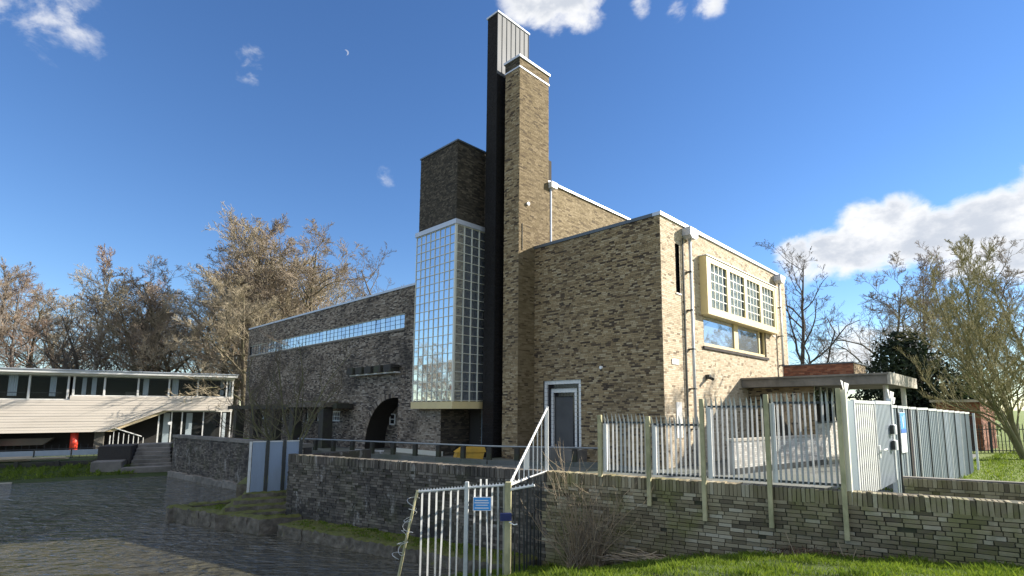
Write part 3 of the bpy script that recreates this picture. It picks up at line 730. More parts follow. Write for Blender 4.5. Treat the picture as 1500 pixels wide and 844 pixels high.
# pergola canopy on square piers
pg = wallbox('pergola_roof', 'stone_mossy', -3.35, -2.0, 17.0, 21.2, 1.62, 1.86)
MB().box(-3.3, -2.0, 21.25, 31.0, 1.52, 1.74).build('slab', 'dark_timber', pg)
MB().box(-2.9, -2.0, 16.55, 16.98, 1.55, 1.8).build('slab', 'dark_timber', pg)
for k in range(40):
    v = random.Random(k).uniform(17, 30.6); u = random.Random(k + 99).uniform(-3.3, -2.2); r = .12; zt_ = 1.855 if v < 20.9 else 1.735
    MB().bbox(u - r, u + r, v - r * 2, v + r * 2, zt_, zt_ + random.Random(k + 5).uniform(.03, .07), .02).build('moss_tuft', 'stone_mossy', pg)
for v in (17.2, 20.7, 23.4, 26.4, 29.4): MB().bbox(-3.25, -2.75, v, v + .5, ZB, 1.55 if v > 21 else 1.62, .015).build('pier', 'dark_timber', pg)

# --- flat concrete entrance canopy and glazed lobby
cn = wallbox('entrance_canopy', 'concrete', 6.3, 11.9, -5.2, -.014, 2.40, 2.78)
MB().box(6.25, 11.95, -5.30, -5.2, 2.38, 2.80).build('end_fascia', 'concrete_pale', cn)  # paler than the slab: brightness of the sunlit end put into the colour
MB().box(6.22, 6.3, -5.24, -.02, 2.72, 2.79).build('drip_edge', 'concrete', cn)
sk = brick_face((8.0, -3.8, 2.78), V_, (-1, 0, 0), 2.65, .54, parent=bld, seed=18, name='roof_upstand', mat='brick_red')
brick_face((8.0, -3.8, 2.78), U, (0, -1, 0), 2.0, .54, parent=bld, seed=19, name='roof_upstand', mat='brick_yellow')
wallbox('upstand_cap', 'coping_dark', 7.95, 10.1, -3.85, -1.1, 3.32, 3.37)
brick_face((7.0, -2.6, ZB), U, (0, -1, 0), 4.6, .95 - ZB, parent=bld, seed=20, name='lobby_base', mat='brick_white', mortar='concrete_pale')
lb = wallbox('lobby_glazing', 'dark_metal', 7.0, 11.6, -2.6, -2.5, .95, 1.02)
for k in range(6): MB().box(7.0 + k * .9, 7.06 + k * .9, -2.6, -2.5, 1.02, 2.4).build('mullion', 'cream_frame', lb)
for k in range(5): MB().box(7.06 + k * .9, 7.9 + k * .9, -2.56, -2.55, 1.02, 2.4).build('pane', 'glass_dark', lb)
brick_face((7.0, -2.6, ZB), V_, (-1, 0, 0), 2.58, 2.4 - ZB, [(.5, 2.1, .35, 2.6)], parent=bld, seed=21, name='lobby_side', mat='brick_yellow')
MB().box(7.08, 7.1, -2.1, -.5, ZB + .35, ZB + 2.6).build('side_pane', 'glass_dark', lb)
wallbox('lobby_core', 'interior_dark', 7.4, 11.5, -2.3, -.02, ZB, 2.39)
for u in (7.6, 11.2): MB().tube([(u, -4.9, ZB), (u, -4.9, 2.41)], .09, 12).build('canopy_column', 'white_paint', cn)

# ------------------------------------------------------------------ garden wall and pond wall (one long wall)
gw = thing('garden_wall', 'old mossy brick retaining wall with upright coping bricks running along pond and lawn', 'wall', (*WA, 0), WROT)
WTOP = .3; CO = .2
rb = random.Random(77)
mo = MB()
mo.box(-8.05, 12.0, .020, .30, -2.2, WTOP - .012)
mo.build('mortar_core', 'mortar_old', gw)
bmesh_kinds = []
for k in range(5):
    j = [rb.uniform(-.004, .004) for _ in range(8)]
    m = MB(); L0 = .105
    m.bbox(-L0, L0, 0, .09, -.0255, .0265, .0045)
    for i, p in enumerate(m.v): m.v[i] = (p[0] + rb.uniform(-.003, .003), p[1] + rb.uniform(-.003, .003), p[2] + rb.uniform(-.0025, .0025))
    bmesh_kinds.append(m.mesh('brick', 'brick_old_single'))
sold_kinds = []
for k in range(4):
    m = MB(); m.bbox(-.0275, .0275, 0, .2, -.1, .1, .005)
    for i, p in enumerate(m.v): m.v[i] = (p[0] + rb.uniform(-.003, .003), p[1] + rb.uniform(-.003, .003), p[2] + rb.uniform(-.003, .003))
    sold_kinds.append(m.mesh('coping_brick', 'brick_old_single'))
stuffV, stuffT, stuffVq, stuffTq = [], [], [], []
def add_stuff(x0, x1, z0, z1, off, t, d, quay):
    a = [(x0, z0), (x1, z0), (x1, z1), (x0, z1)]
    v = [(x, d, z) for x, z in a] + [(x + rb.uniform(-.002, .002), off, z + rb.uniform(-.002, .002)) for x, z in a]
    (stuffVq if quay else stuffV).append(v); (stuffTq if quay else stuffT).append(t)
CRS = .062; nsingle = 0
z = WTOP - CO - CRS
while z > -2.0:
    x = -8.05 + rb.uniform(-.2, 0)
    while x < 8.6:
        hd = rb.random() < .3; w = .108 if hd else .216
        a, b = max(x, -8.05), x + w; x += w
        if b - a < .05: continue
        cx = (a + b) / 2; off = rb.gauss(0, .006) - .002 + (.018 if rb.random() < .03 else 0)
        gz = float(bank_z(np.array(cx), np.array(.0)))
        if cx > -.4 and z + CRS < gz - .05: continue
        if 4.0 < cx < 7.35 and z > gz - .03 and rb.random() > .012:
            o = link('brick', rb.choice(bmesh_kinds), gw); nsingle += 1
            o.location = (cx, off, z + CRS / 2); o.scale = ((b - a - .013) / .21, 1, rb.uniform(.94, 1.02)); o.rotation_euler = (rb.gauss(0, .01), rb.gauss(0, .006), rb.gauss(0, .012))
        else:
            if rb.random() < .008: continue
            add_stuff(a + .005, b - .005, z + .005, z + CRS - .005, off, rb.random(), .025, cx < -.05)
    z -= CRS
x = -8.05
while x < 8.6:
    off = rb.gauss(-.004, .006); dz = rb.gauss(0, .006)
    if 4.0 < x < 7.3:
        o = link('coping_brick', rb.choice(sold_kinds), gw); nsingle += 1
        o.location = (x + .031, off, WTOP - CO / 2 + dz - .004); o.rotation_euler = (0, rb.gauss(0, .02), rb.gauss(0, .02))
    else:
        add_stuff(x + .004, x + .058, WTOP - CO + .004, WTOP + dz, off, rb.random(), .2, x < -.05)
    x += .0625
def stuff_mesh(VV, TT, mat, parent):
    n = len(VV); V = np.array(VV).reshape(-1, 3)
    fs = np.array([(4, 5, 6, 7), (0, 1, 5, 4), (1, 2, 6, 5), (2, 3, 7, 6), (3, 0, 4, 7)])
    F = (np.arange(n)[:, None, None] * 8 + fs[None]).reshape(-1, 4)
    o = link('brick_courses', raw_mesh('brick_courses', V, F, mat, np.repeat(np.array(TT), 5)), parent); o['kind'] = 'stuff'; return o
stuff_mesh(stuffV, stuffT, 'brick_old', gw); stuff_mesh(stuffVq, stuffTq, 'brick_quay', gw)
MB().box(-8.04, -7.75, .28, 2.6, -2.2, .27).build('return_wall', 'brick_quay', gw)

def rough(name, mat, parent, q, z0, z1, seed, amp=.03, nz=7):
    # weathered stone: quad q (ccw) extruded z0..z1, finely divided and roughened, rounded over the top edge
    rg = np.random.RandomState(seed); q = np.array(q, float); nx = max(3, int(np.linalg.norm(q[1] - q[0]) / .06)); ny = max(3, int(np.linalg.norm(q[3] - q[0]) / .06))
    fr = rg.uniform(6, 30, (10, 3)) * rg.choice([-1, 1], (10, 3)); ph = rg.uniform(0, 6.28, (10, 3))
    def nz_(P): return np.stack([sum(np.sin(P @ fr[k] + ph[k, c]) for k in range(10)) for c in range(3)], -1) * amp / 3.2
    def surf(a, b): return (q[0] * (1 - a) * (1 - b) + q[1] * a * (1 - b) + q[2] * a * b + q[3] * (1 - a) * b)
    V = []; F = []
    def patch(fn, na, nb):
        i0 = len(V)
        for i in range(na + 1):
            for j in range(nb + 1): V.append(fn(i / na, j / nb))
        for i in range(na):
            for j in range(nb): a = i0 + i * (nb + 1) + j; F.append((a, a + nb + 1, a + nb + 2, a + 1))
    rd = .03
    def top(a, b):
        p = surf(a, b); e = min(a, 1 - a, b, 1 - b); return (*p, z1 - (rd if e < 1e-6 else 0))
    patch(top, nx, ny)
    for k, n in ((0, nx), (1, ny), (2, nx), (3, ny)):
        A, B = q[k], q[(k + 1) % 4]
        patch(lambda a, b, A=A, B=B: (*(A * (1 - a) + B * a), z0 + (z1 - rd - z0) * b), n, nz)
    V = np.array(V); V = V + nz_(V)
    return link(name, raw_mesh(name, V, np.array(F), mat, smooth=True), parent)
# mossy ledge along the foot of the pond wall, landing and steps
lg = thing('mossy_ledge', 'narrow moss-covered stone ledge along the foot of the pond wall', 'ledge', (*WA, 0), WROT)
rl = random.Random(12); x = -7.2
while x < -.3:
    w = rl.uniform(.5, 1.3); w = min(w, -.2 - x)
    yo = -.76 + rl.uniform(-.03, .03)
    rough('stone', 'stone_mossy', lg, [(x - .02, yo), (x + w + .02, yo), (x + w + .02, .02), (x - .02, .02)], -1.75, -1.31 + rl.uniform(-.02, .02), rl.randint(0, 9999), .02); x += w
ld = thing('landing_platform', 'square moss-topped stone landing standing in the pond below the steps', 'platform')
P1, P2, P3, P4 = (-10.75, 15.55), (-7.15, 13.72), (-6.35, 14.3), (-9.3, 17.0)
def quad_wall(name, a, b, th, z0, z1, mat, par, n):
    dx, dy = b[0] - a[0], b[1] - a[1]; L = math.hypot(dx, dy); ux, uy = dx / L, dy / L; px, py = -uy * th, ux * th
    for k in range(n):
        t0, t1 = L * k / n - .01, L * (k + 1) / n + .01; jz = rl.uniform(-.02, .02); jo = rl.uniform(-.02, .02)
        q = [(a[0] + ux * t0 - uy * jo, a[1] + uy * t0 + ux * jo), (a[0] + ux * t1 - uy * jo, a[1] + uy * t1 + ux * jo), (a[0] + ux * t1 + px, a[1] + uy * t1 + py), (a[0] + ux * t0 + px, a[1] + uy * t0 + py)]
        rough(name, mat, par, q, max(z0, -1.75), z1 + jz, rl.randint(0, 9999), .018)
quad_wall('edge_stone', P1, P2, .3, -2.2, -1.2, 'stone_mossy', ld, 8)
quad_wall('edge_stone', P2, P3, .3, -2.2, -1.21, 'stone_mossy', ld, 2)
quad_wall('edge_stone', P4, P1, .3, -2.2, -1.2, 'stone_mossy', ld, 4)
MB().prism([(-10.5, 15.6), (-7.1, 13.95), (-6.5, 14.6), (-7.9, 17.2), (-9.3, 16.8)], -2.2, -1.30).build('moss_bed', 'stone_mossy', ld)
stp = thing('pond_steps', 'worn mossy stone steps climbing from the landing to the blue gate', 'steps', (-7.75, 15.45, 0), R_(22))
for k in range(4):
    a, b, y = -.72 - .16 * (3 - k), .72 + .05 * (3 - k), -.85 + k * .24
    rough('step', 'stone_mossy', stp, [(a, y), (b, y), (b, 1.0), (a, 1.0)], -1.75, -1.18 + k * .13, 300 + k, .012)
MB().box(-.95, 1.2, .5, 2.4, -2.0, -.62).build('step', 'stone_mossy', stp)

# blue-grey sheet gate at the head of the steps
bg = thing('sheet_gate', 'tall blue-grey corrugated sheet gate in three leaves above the pond steps', 'gate', (-7.72, 15.55, 0), R_(27))
for k in range(3):
    x0 = -.62 + k * .43; m = MB(); n = 9; w = .33
    m.box(x0, x0 + w, .0, .02, -.88, .58)
    for q in range(n): m.box(x0 + w * (q + .15) / n, x0 + w * (q + .7) / n, -.014, .001, -.87, .57)
    lf = m.build('leaf', 'gate_blue', bg)
    MB().box(x0 - .005, x0 + w + .005, -.02, .03, .58, .61).build('top_rail', 'galvanised', lf)
    MB().box(x0 + w + .01, x0 + w + .09, -.05, .05, -.9, .62).build('post', 'dark_metal', bg)
MB().box(-.70, -.635, -.03, .04, -1.0, .6).build('post', 'galvanised', bg)

# far quay wall
qx, qy = QB[0] - QA[0], QB[1] - QA[1]; qL = math.hypot(qx, qy)
qw = thing('quay_wall', 'stained dark quay wall with white limey patches behind the small leaning tree', 'wall', (*QA, 0), math.atan2(qy, qx))
brick_face((0, 0, -2.0), U, (0, -1, 0), qL, 2.2, parent=qw, seed=31, name='wall_face', mat='brick_quay', mortar='mortar_dark', jit=.006)
MB().box(-.02, qL, -.05, .35, .2, .32).build('coping', 'concrete', qw)
for k in range(12): rough('footing_stone', 'concrete', qw, [(qL * k / 12 - .01, -.14), (qL * (k + 1) / 12 + .01, -.14), (qL * (k + 1) / 12 + .01, .0), (qL * k / 12 - .01, .0)], -1.75, -1.34 + .03 * math.sin(k * 2.3), 500 + k, .012)
MB().box(0, qL, .03, .3, -2.0, .2).build('core', 'mortar_dark', qw)
# steps at the far end of the quay
fs = thing('quay_steps', 'dark concrete steps beside the white pavilion leading down to the water', 'steps', (-19.3, 26.4, 0), R_(28))
for k in range(7): MB().bbox(-.75, .95 - .06 * k, -.2 + k * .30, 3.0, -2.0, -1.28 + k * .17, .015).build('step', 'concrete', fs)
MB().bbox(-.95, 1.9, -.75, -.2, -2.0, -1.2, .02).build('base_slab', 'concrete', fs)
MB().bbox(-2.1, -.95, -.55, .5, -2.0, -.9, .03).build('block', 'concrete', fs)
MB().bbox(-2.1, -.8, .5, 2.4, -2.0, -.25, .03).build('cheek_wall', 'mortar_dark', fs)

# ------------------------------------------------------------------ low post-and-rail along the terrace
RA, RB_, RC = (-11.0, 24.0), (-2.0, 19.05), (1.95, 18.0)
lr = thing('terrace_railing', 'low railing of dark stubby posts under one thin grey rail before the building', 'railing')
pts = [RA]
for k in range(1, 10): pts.append((RA[0] + (RB_[0] - RA[0]) * k / 9, RA[1] + (RB_[1] - RA[1]) * k / 9))
for k in range(1, 5): pts.append((RB_[0] + (RC[0] - RB_[0]) * k / 4, RB_[1] + (RC[1] - RB_[1]) * k / 4))
pm = MB().bbox(-.085, .085, -.07, .07, GND, .18, .015).mesh('post', 'dark_timber')
for i, p in enumerate(pts):
    o = link('post', pm, lr); o.location = (p[0], p[1], 0); o.rotation_euler = (0, 0, R_(-29 if i < 9 else -15))
MB().tube([(*RA, .22), (*RB_, .22), (*RC, .22)], .032, 8).build('rail', 'rail_metal', lr, True)
MB().tube([(*RA, -.36), (*RB_, -.36), (*RC, -.36)], .04, 6).build('foot_rail', 'dark_metal', lr)
kb = thing('terrace_kerb', 'long grey-green concrete kerb beneath the low dark railing posts', 'kerb')
for a, b, nn in ((RA, RB_, 9), (RB_, RC, 4)):
    dx, dy = b[0] - a[0], b[1] - a[1]; L = math.hypot(dx, dy); ux, uy = dx / L, dy / L
    for k in range(nn):
        t0, t1 = L * k / nn + .006, L * (k + 1) / nn - .006
        q = [(a[0] + ux * t + uy * o_, a[1] + uy * t - ux * o_) for t, o_ in ((t0, .16), (t1, .16), (t1, -.16), (t0, -.16))]
        MB().prism(q, GND - .1, GND + .17 + rl.uniform(-.006, .006)).build('kerb_stone', 'paving', kb)
# yellow grit box by the wall
yb = thing('yellow_box', 'yellow plastic grit box with sloping lid standing under the glazed bay', 'box', (-3.05, 20.9, 0), R_(20))
MB().vprism([(-.5, GND), (.55, GND), (.62, -.12), (-.42, -.12)], -.3, .3).build('body', 'yellow_plastic', yb)
MB().vprism([(-.47, -.12), (.67, -.12), (.62, .06), (-.2, .06)], -.34, .34).build('lid', 'yellow_plastic', yb)
MB().box(-.3, -.18, -.36, -.31, -.16, .0).build('hasp', 'dark_metal', yb)
wp = thing('white_board', 'pale painted board lying on two blocks near the brick arch', 'board', (-7.3, 22.3, 0), R_(-28))
MB().box(-.8, .8, -.04, .04, -.2, -.14).build('plank', 'white_paint', wp)
for x in (-.72, .66): MB().box(x, x + .06, -.05, .05, GND, -.2).build('block', 'white_paint', wp)

# ------------------------------------------------------------------ palisade fence on the garden wall
pf = thing('palisade_fence', 'spiked galvanised palisade fence with yellowish posts on the garden wall', 'fence', (*WA, 0), WROT)
posts = [(1.18, 1.40, WTOP - .02), (2.11, 1.38, -.16), (3.06, 1.68, -.32), (4.08, 1.74, -.32), (5.10, 1.82, -.39)]
for s, zt, zb in posts:
    MB().bbox(s - .035, s + .035, -.085, -.012, zb, zt, .006).build('post', 'post_paint', pf)
barm = {}
def palisade(s0, s1, z0, z1, y=-.02, n=None, spike=True, parent=pf, matn='galvanised'):
    L = s1 - s0; n = n or int(round(L / .077)); h = z1 - z0; key = (round(h, 2), matn, spike)
    if key not in barm:
        m = MB(); m.prism([(-.014, .004), (-.004, -.016), (.019, .014)], 0, h)
        m.poly([(-.015, -.012, h), (.015, -.012, h), (.012, -.05, h + .10), (-.006, -.05, h + .10)])
        if spike:
            m.poly([(-.006, -.05, h + .10), (.012, -.05, h + .10), (.004, -.075, h + .155)])
            m.poly([(.015, .008, h), (-.015, .008, h), (-.006, -.042, h + .10), (.012, -.042, h + .10)])
            m.poly([(.012, -.042, h + .10), (-.006, -.042, h + .10), (.004, -.075, h + .155)])
        barm[key] = m.mesh('bar', matn)
    for k in range(n):
        o = link('bar', barm[key], parent); o.location = (s0 + L * (k + .5) / n, y + .02, z0); o.rotation_euler = (rb.gauss(0, .006), rb.gauss(0, .006), rb.gauss(0, .05))
    MB().box(s0, s1, y + .028, y + .055, z1 - .03, z1 + .005).build('top_rail', 'dark_metal', parent)
    MB().box(s0, s1, y + .028, y + .055, z0 + .005, z0 + .04).build('bottom_rail', 'dark_metal', parent)
palisade(1.22, 2.07, .36, 1.28); palisade(2.15, 3.02, .36, 1.25); palisade(3.10, 4.04, .36, 1.56); palisade(4.12, 5.06, .36, 1.62)
for s, zt in ((1.26, 1.24), (2.20, 1.22), (3.16, 1.54), (4.16, 1.6)): MB().box(s - .035, s + .04, -.012, .02, .36, zt).build('clamp_strip', 'white_paint', pf)

# corner gate and sheet fence running back from the wall
cg = thing('entrance_gate', 'pale galvanised barred gate with lever handle at the fence corner', 'gate', (*w2(5.14, .02), 0), BROT)
MB().box(.0, .07, -.06, .01, .1, 1.80).build('corner_post', 'cream_frame', cg)
MB().box(.07, .55, -.03, .0, .1, 1.64).build('side_sheet', 'sheet_blue_grey', cg)
leaf = MB().box(.62, .67, -.03, .02, .1, 1.66).box(2.1, 2.15, -.03, .02, .1, 1.62).box(.67, 2.1, -.03, .02, 1.6, 1.65).build('bar_leaf', 'galvanised', cg)
MB().box(.67, 2.1, -.008, .004, .1, 1.6).build('backing', 'dark_metal', leaf)
gm = MB().box(-.04, .04, -.014, -.008, .1, 1.6).mesh('bar', 'galvanised')
for k in range(10): o = link('bar', gm, leaf); o.location = (.74 + k * .143, 0, 0)
l2 = MB().box(2.17, 3.5, -.022, .0, .1, 1.60).build('sheet_leaf', 'sheet_grey', cg)
gm = MB().box(-.03, .03, -.028, -.022, .1, 1.6).mesh('rib', 'sheet_pale')
for k in range(11): o = link('rib', gm, l2); o.location = (2.24 + k * .118, 0, 0)
MB().box(2.16, 3.52, -.04, .02, 1.60, 1.66).build('top_rail', 'galvanised', l2)
MB().tube([(2.22, -.04, .78), (2.22, -.10, .78), (2.5, -.10, .78), (2.52, -.10, .74)], .016, 6).build('lever', 'lamp_white', l2)
MB().box(2.16, 2.26, -.05, -.02, .64, .86).build('lock_plate', 'galvanised', l2)
MB().box(3.53, 3.6, -.05, .03, -.4, 1.72).build('post', 'galvanised', cg)
def claw(x, z, par, s=1.):                           # folded white anti-climb plates on top of a post
    MB().poly([(x - .22 * s, -.02, z + .16 * s), (x - .02, -.02, z + .14 * s), (x + .02, -.02, z - .08)]).poly([(x + .02, -.03, z - .08), (x + .02, -.03, z + .12 * s), (x + .42 * s, -.03, z + .10 * s), (x + .25 * s, -.03, z - .06)]).build('spike_plate', 'white_paint', par)
claw(.08, 1.83, cg, .7); claw(3.58, 1.75, cg)
for zz in (1.02, .72):
    q = MB().bbox(3.30, 3.48, -.12, -.04, zz, zz + .19, .02).build('keypad', 'lamp_white', cg)
    MB().box(3.27, 3.31, -.10, -.04, zz + .01, zz + .18).build('housing', 'dark_metal', q)
gx, gy = w2(5.14, .02); ge = (gx + 3.62 * math.cos(BROT), gy + 3.62 * math.sin(BROT)); EN = (13.85, 17.45)
shf = thing('sheet_fence', 'blue-grey corrugated metal sheet fence with one maroon sheet beside the lawn', 'fence', (*ge, 0), math.atan2(EN[1] - ge[1], EN[0] - ge[0]))
FL = math.hypot(EN[0] - ge[0], EN[1] - ge[1]); x = 0.; k = 0
wid = [.42, .44, .42, .22, .50, .12, 1.05, .95, .72, .75, .78, .8, .8, .8]
while x < FL - .05 and k < 14:
    w = min(wid[k], FL - x); zt = 1.58 - .2 * x / FL; zb = -.38 - .06 * x / FL
    mt = 'sheet_maroon' if k == 3 else ('sheet_pale' if k in (9, 11) else 'sheet_blue_grey')
    m = MB().box(x + .004, x + w - .004, -.012, .0, zb, zt - .012)
    nr_ = max(1, int(w / .16))
    for q in range(nr_): m.vprism([(x + w * (q + .3) / nr_, zb), (x + w * (q + .55) / nr_, zb), (x + w * (q + .55) / nr_, zt - .02), (x + w * (q + .3) / nr_, zt - .02)], -.024, -.01)
    m.build('sheet', mt, shf)
    MB().box(x - .014, x + .014, -.04, .02, zb, zt).build('batten', 'galvanised' if k % 2 == 0 else 'dark_metal', shf)
    MB().box(x + .016, x + w - .016, -.035, .02, zt - .045, zt + .005).build('cap', 'galvanised', shf)
    x += w; k += 1
MB().box(FL - .02, FL + .03, -.04, .02, -.45, 1.38).build('batten', 'galvanised', shf)
claw(.10, 1.68, shf, .6)
pst = thing('blue_poster', 'blue and white notice board with a white tick fixed to the sheet fence', 'sign', (*ge, 0), math.atan2(EN[1] - ge[1], EN[0] - ge[0]))
MB().box(.44, .86, -.06, -.045, .62, 1.44).build('board', 'sign_white', pst)
MB().box(.45, .85, -.064, -.0605, 1.02, 1.43).build('blue_field', 'sign_light_blue', pst)
MB().box(.45, .85, -.068, -.0645, 1.02, 1.10).build('dark_band', 'sign_blue', pst)
mk = MB().poly([(.56, -.0668, 1.36), (.60, -.0668, 1.36), (.67, -.0668, 1.14), (.64, -.0668, 1.12)]).poly([(.64, -.0669, 1.12), (.67, -.0669, 1.12), (.76, -.0669, 1.39), (.72, -.0669, 1.39)])
mk.build('tick_mark', 'sign_white', pst)
MB().box(.50, .80, -.064, -.0605, .80, .81).box(.50, .74, -.064, -.0605, .74, .75).box(.50, .78, -.064, -.0605, .68, .69).build('print_lines', 'rail_metal', pst)

# second low wall on the lawn side of the path
W2 = (ge[0] + .05, ge[1] - .18)
lw2 = thing('low_brick_wall', 'low dark brick wall with pale coping in front of the sheet fence and lawn', 'wall', (*W2, 0), WROT)
brick_face((0, 0, -.6), U, (0, -1, 0), 9.0, .62, parent=lw2, seed=51, name='wall_face', mat='brick_old', mortar='mortar_old', jit=.005)
sb = MB(); 
MB().box(0, 9, .02, .22, -.6, .03).build('core', 'mortar_old', lw2)
for k in range(120): sb.box(.004 + k * .075, .071 + k * .075, -.01 + rb.gauss(0, .004), .23, .025, .175 + rb.gauss(0, .003)); sb.t += [rb.random()] * 6
tag(sb.build('coping_bricks', 'brick_old', lw2), kind='stuff')
MB().box(-.0, 9, .04, .20, .17, .2).build('coping_bed', 'concrete', lw2)

# low white-painted wall behind the fence, before the canopy
wl = thing('white_low_wall', 'low white-painted brick wall standing behind the palisade fence before the canopy', 'wall', (5.55, 16.0, 0), R_(35))
brick_face((0, 0, GND), U, (0, -1, 0), 5.2, .98, parent=wl, seed=71, name='wall_face', mat='brick_white', mortar='concrete_pale', jit=.001, proud=.004)
MB().box(0, 5.2, .03, .22, GND, .54).build('core', 'concrete_pale', wl)
MB().box(-.03, 5.23, -.03, .26, .56, .63).build('coping', 'concrete_pale', wl)
MB().box(-.005, 5.2, -.03, -.012, GND, GND + .2).build('dark_base', 'dark_metal', wl)  # thin dark strip along the foot of the wall

# ------------------------------------------------------------------ spiked gate by the water
G0, G1, G2 = (-2.05, 8.72), (-.60, 8.66), w2(-.02, -.06)
wg_ = thing('spiked_gate', 'rusting spiked steel gate closing off the pond ledge below the garden wall', 'gate')
def seg_pt(a, b, t): return (a[0] + (b[0] - a[0]) * t, a[1] + (b[1] - a[1]) * t)
def gz_at(p):
    dx, dy = p[0] - WA[0], p[1] - WA[1]; s = dx * c_ + dy * n_; w = -(-dx * n_ + dy * c_)
    return float(bank_z(np.array(s), np.array(max(0, w))))
def zig(a, b, z0, z1, n, mat, par, h=.035):         # rail with a saw-tooth top
    for nm, dz in (('rail', 0),):
        m = MB(); A = Vector((*a, z0)); B = Vector((*b, z1)); m.tube([A, B], .019, 6)
        for k in range(n):
            p = A.lerp(B, (k + .2) / n); q = A.lerp(B, (k + .8) / n); t_ = A.lerp(B, (k + .5) / n) + Vector((0, 0, h + .012))
            e = Vector((0, .006, 0)); p.z += .012; q.z += .012
            m.poly([p - e, q - e, t_]); m.poly([q + e, p + e, t_])
        return m.build('toothed_rail', mat, par)
ZT0, ZT1 = .20, .33
zig(G0, seg_pt(G0, G1, .53), ZT0, .26, 16, 'white_paint', wg_); zig(seg_pt(G0, G1, .56), seg_pt(G0, G1, .96), .27, .31, 11, 'white_paint', wg_)
gb_ = MB().prism([(-.012, .004), (-.003, -.014), (.015, .012)], -1.9, 0).mesh('bar', 'galvanised')
for k in range(7):
    t = .05 + k * .079; p = seg_pt(G0, G1, t); o = link('bar', gb_, wg_); o.location = (*p, ZT0 + .06 * t / .53); o.rotation_euler = (rb.gauss(0, .006), rb.gauss(0, .01), -.3)
for k, ex_ in enumerate((0, .1, .1, 0, 0, .03)):
    t = .63 + k * .064; p = seg_pt(G0, G1, t); o = link('bar', gb_, wg_); o.location = (*p, .30 + ex_); o.rotation_euler = (rb.gauss(0, .006), rb.gauss(0, .008), -.3)
MB().bbox(*(lambda p: (p[0] - .03, p[0] + .03, p[1] - .03, p[1] + .03))(seg_pt(G0, G1, .545)), -1.9, .36, .006).build('post', 'galvanised', wg_)
MB().bbox(G1[0] - .05, G1[0] + .05, G1[1] - .05, G1[1] + .05, -1.9, .36, .008).build('post', 'post_paint', wg_)
MB().tube([(*G0, ZT0 + .02), (G0[0] - .12, G0[1] - .1, -.45), (G0[0] - .34, G0[1] - .2, -1.75)], .022, 7).build('stay', 'post_paint', wg_)
MB().tube([(*G0, -1.25), (*G1, -1.25)], .016, 6).build('lower_rail', 'dark_metal', wg_)
for k in range(9):
    t = (k + .6) / 9.4; p = seg_pt(G1, G2, t); o = link('bar', MB().box(-.011, .011, -.011, .011, -1.7, 0).mesh('bar', 'dark_metal') if k == 0 else lastbar, wg_); lastbar = o.data
    o.location = (*p, .28); o.rotation_euler = (0, rb.gauss(0, .008), .4)
zig(G1, seg_pt(G1, G2, .5), .30, .30, 7, 'white_paint', wg_); MB().tube([(*seg_pt(G1, G2, .5), .30), (*G2, .27)], .02, 6).build('rail', 'dark_metal', wg_)  # return rail and bars: sunlit part coloured white, shaded part coloured dark
arm = zig((G1[0] + .02, G1[1] - .03), (G1[0] + .42, G1[1] - .10), .24, .32, 6, 'white_paint', wg_)
# coils of barbed wire on the slanting stay
wire = MB(); wp_ = []
for k in range(90):
    f = k / 90; th = k * .55; c0 = Vector((G0[0] - .03 - .2 * f, G0[1] - .05 - .12 * f, .1 - .9 * f)); r = .07 + .035 * math.sin(k * .31)
    wp_.append(c0 + Vector((math.cos(th) * r, math.sin(th) * r * .7, math.sin(th * .7) * .05)))
wire.tube(wp_, .0045, 4); wire.build('barbed_wire', 'galvanised', wg_)
# sloping spiked infill up to the wall head
si_ = thing('sloping_fence', 'white sloping spiked fence panel rising from the lower gate to a post on the wall', 'fence')
H0, H1 = (G1[0] + .02, G1[1] + .15), w2(-.01, .06)
zig(H0, H1, .32, 1.53, 26, 'white_paint', si_, .03)
for k in range(8):
    t = (k + .7) / 8.2; p = seg_pt(H0, H1, t); zt = .32 + 1.21 * t; zb = .30
    MB().box(p[0] - .010, p[0] + .010, p[1] - .010, p[1] + .010, zb, zt).build('bar', 'white_paint', si_)
MB().bbox(H1[0] - .028, H1[0] + .028, H1[1] - .028, H1[1] + .028, .28, 1.56, .006).build('post', 'white_paint', si_)
p = seg_pt(H0, H1, .40); MB().box(p[0] - .04, p[0] + .04, p[1] - .015, p[1] - .005, .45, .78).build('plate', 'white_paint', si_)
MB().tube([(*H0, .305), (*H1, .305)], .012, 6).build('bottom_rail', 'galvanised', si_)
sg_ = thing('gate_sign', 'small blue and white notice wired to the bars of the spiked gate', 'sign', (*seg_pt(G0, G1, .72), 0), R_(-2))
MB().bbox(-.145, .145, -.045, -.03, -.08, .13, .003).build('plate', 'sign_white', sg_)
MB().box(-.135, .135, -.049, -.0455, -.07, .12).build('blue_field', 'sign_light_blue', sg_)
for z0, z1, w in ((.07, .085, .11), (.035, .05, .12), (.0, .012, .1), (-.045, -.03, .115)): MB().box(-w, w * .9, -.053, -.0495, z0, z1).build('print_line', 'sign_white', sg_)
lk = thing('blue_padlock', 'dark blue padlock and chain wrapped around the mossy gate post', 'padlock', (*G1, 0))
MB().bbox(-.12, .06, -.11, -.06, -.22, -.10, .012).build('body', 'lock_blue', lk)
MB().tube([(-.10, -.07, -.12), (-.14, .02, -.05), (0, .07, -.08), (.1, .0, -.12), (.08, -.08, -.14), (-.02, -.085, -.12)], .014, 6).build('chain', 'dark_metal', lk)
MB().tube([(.02, -.08, -.24), (.10, -.09, -.28), (.15, -.09, -.27)], .01, 5).build('key_tag', 'lamp_white', lk)

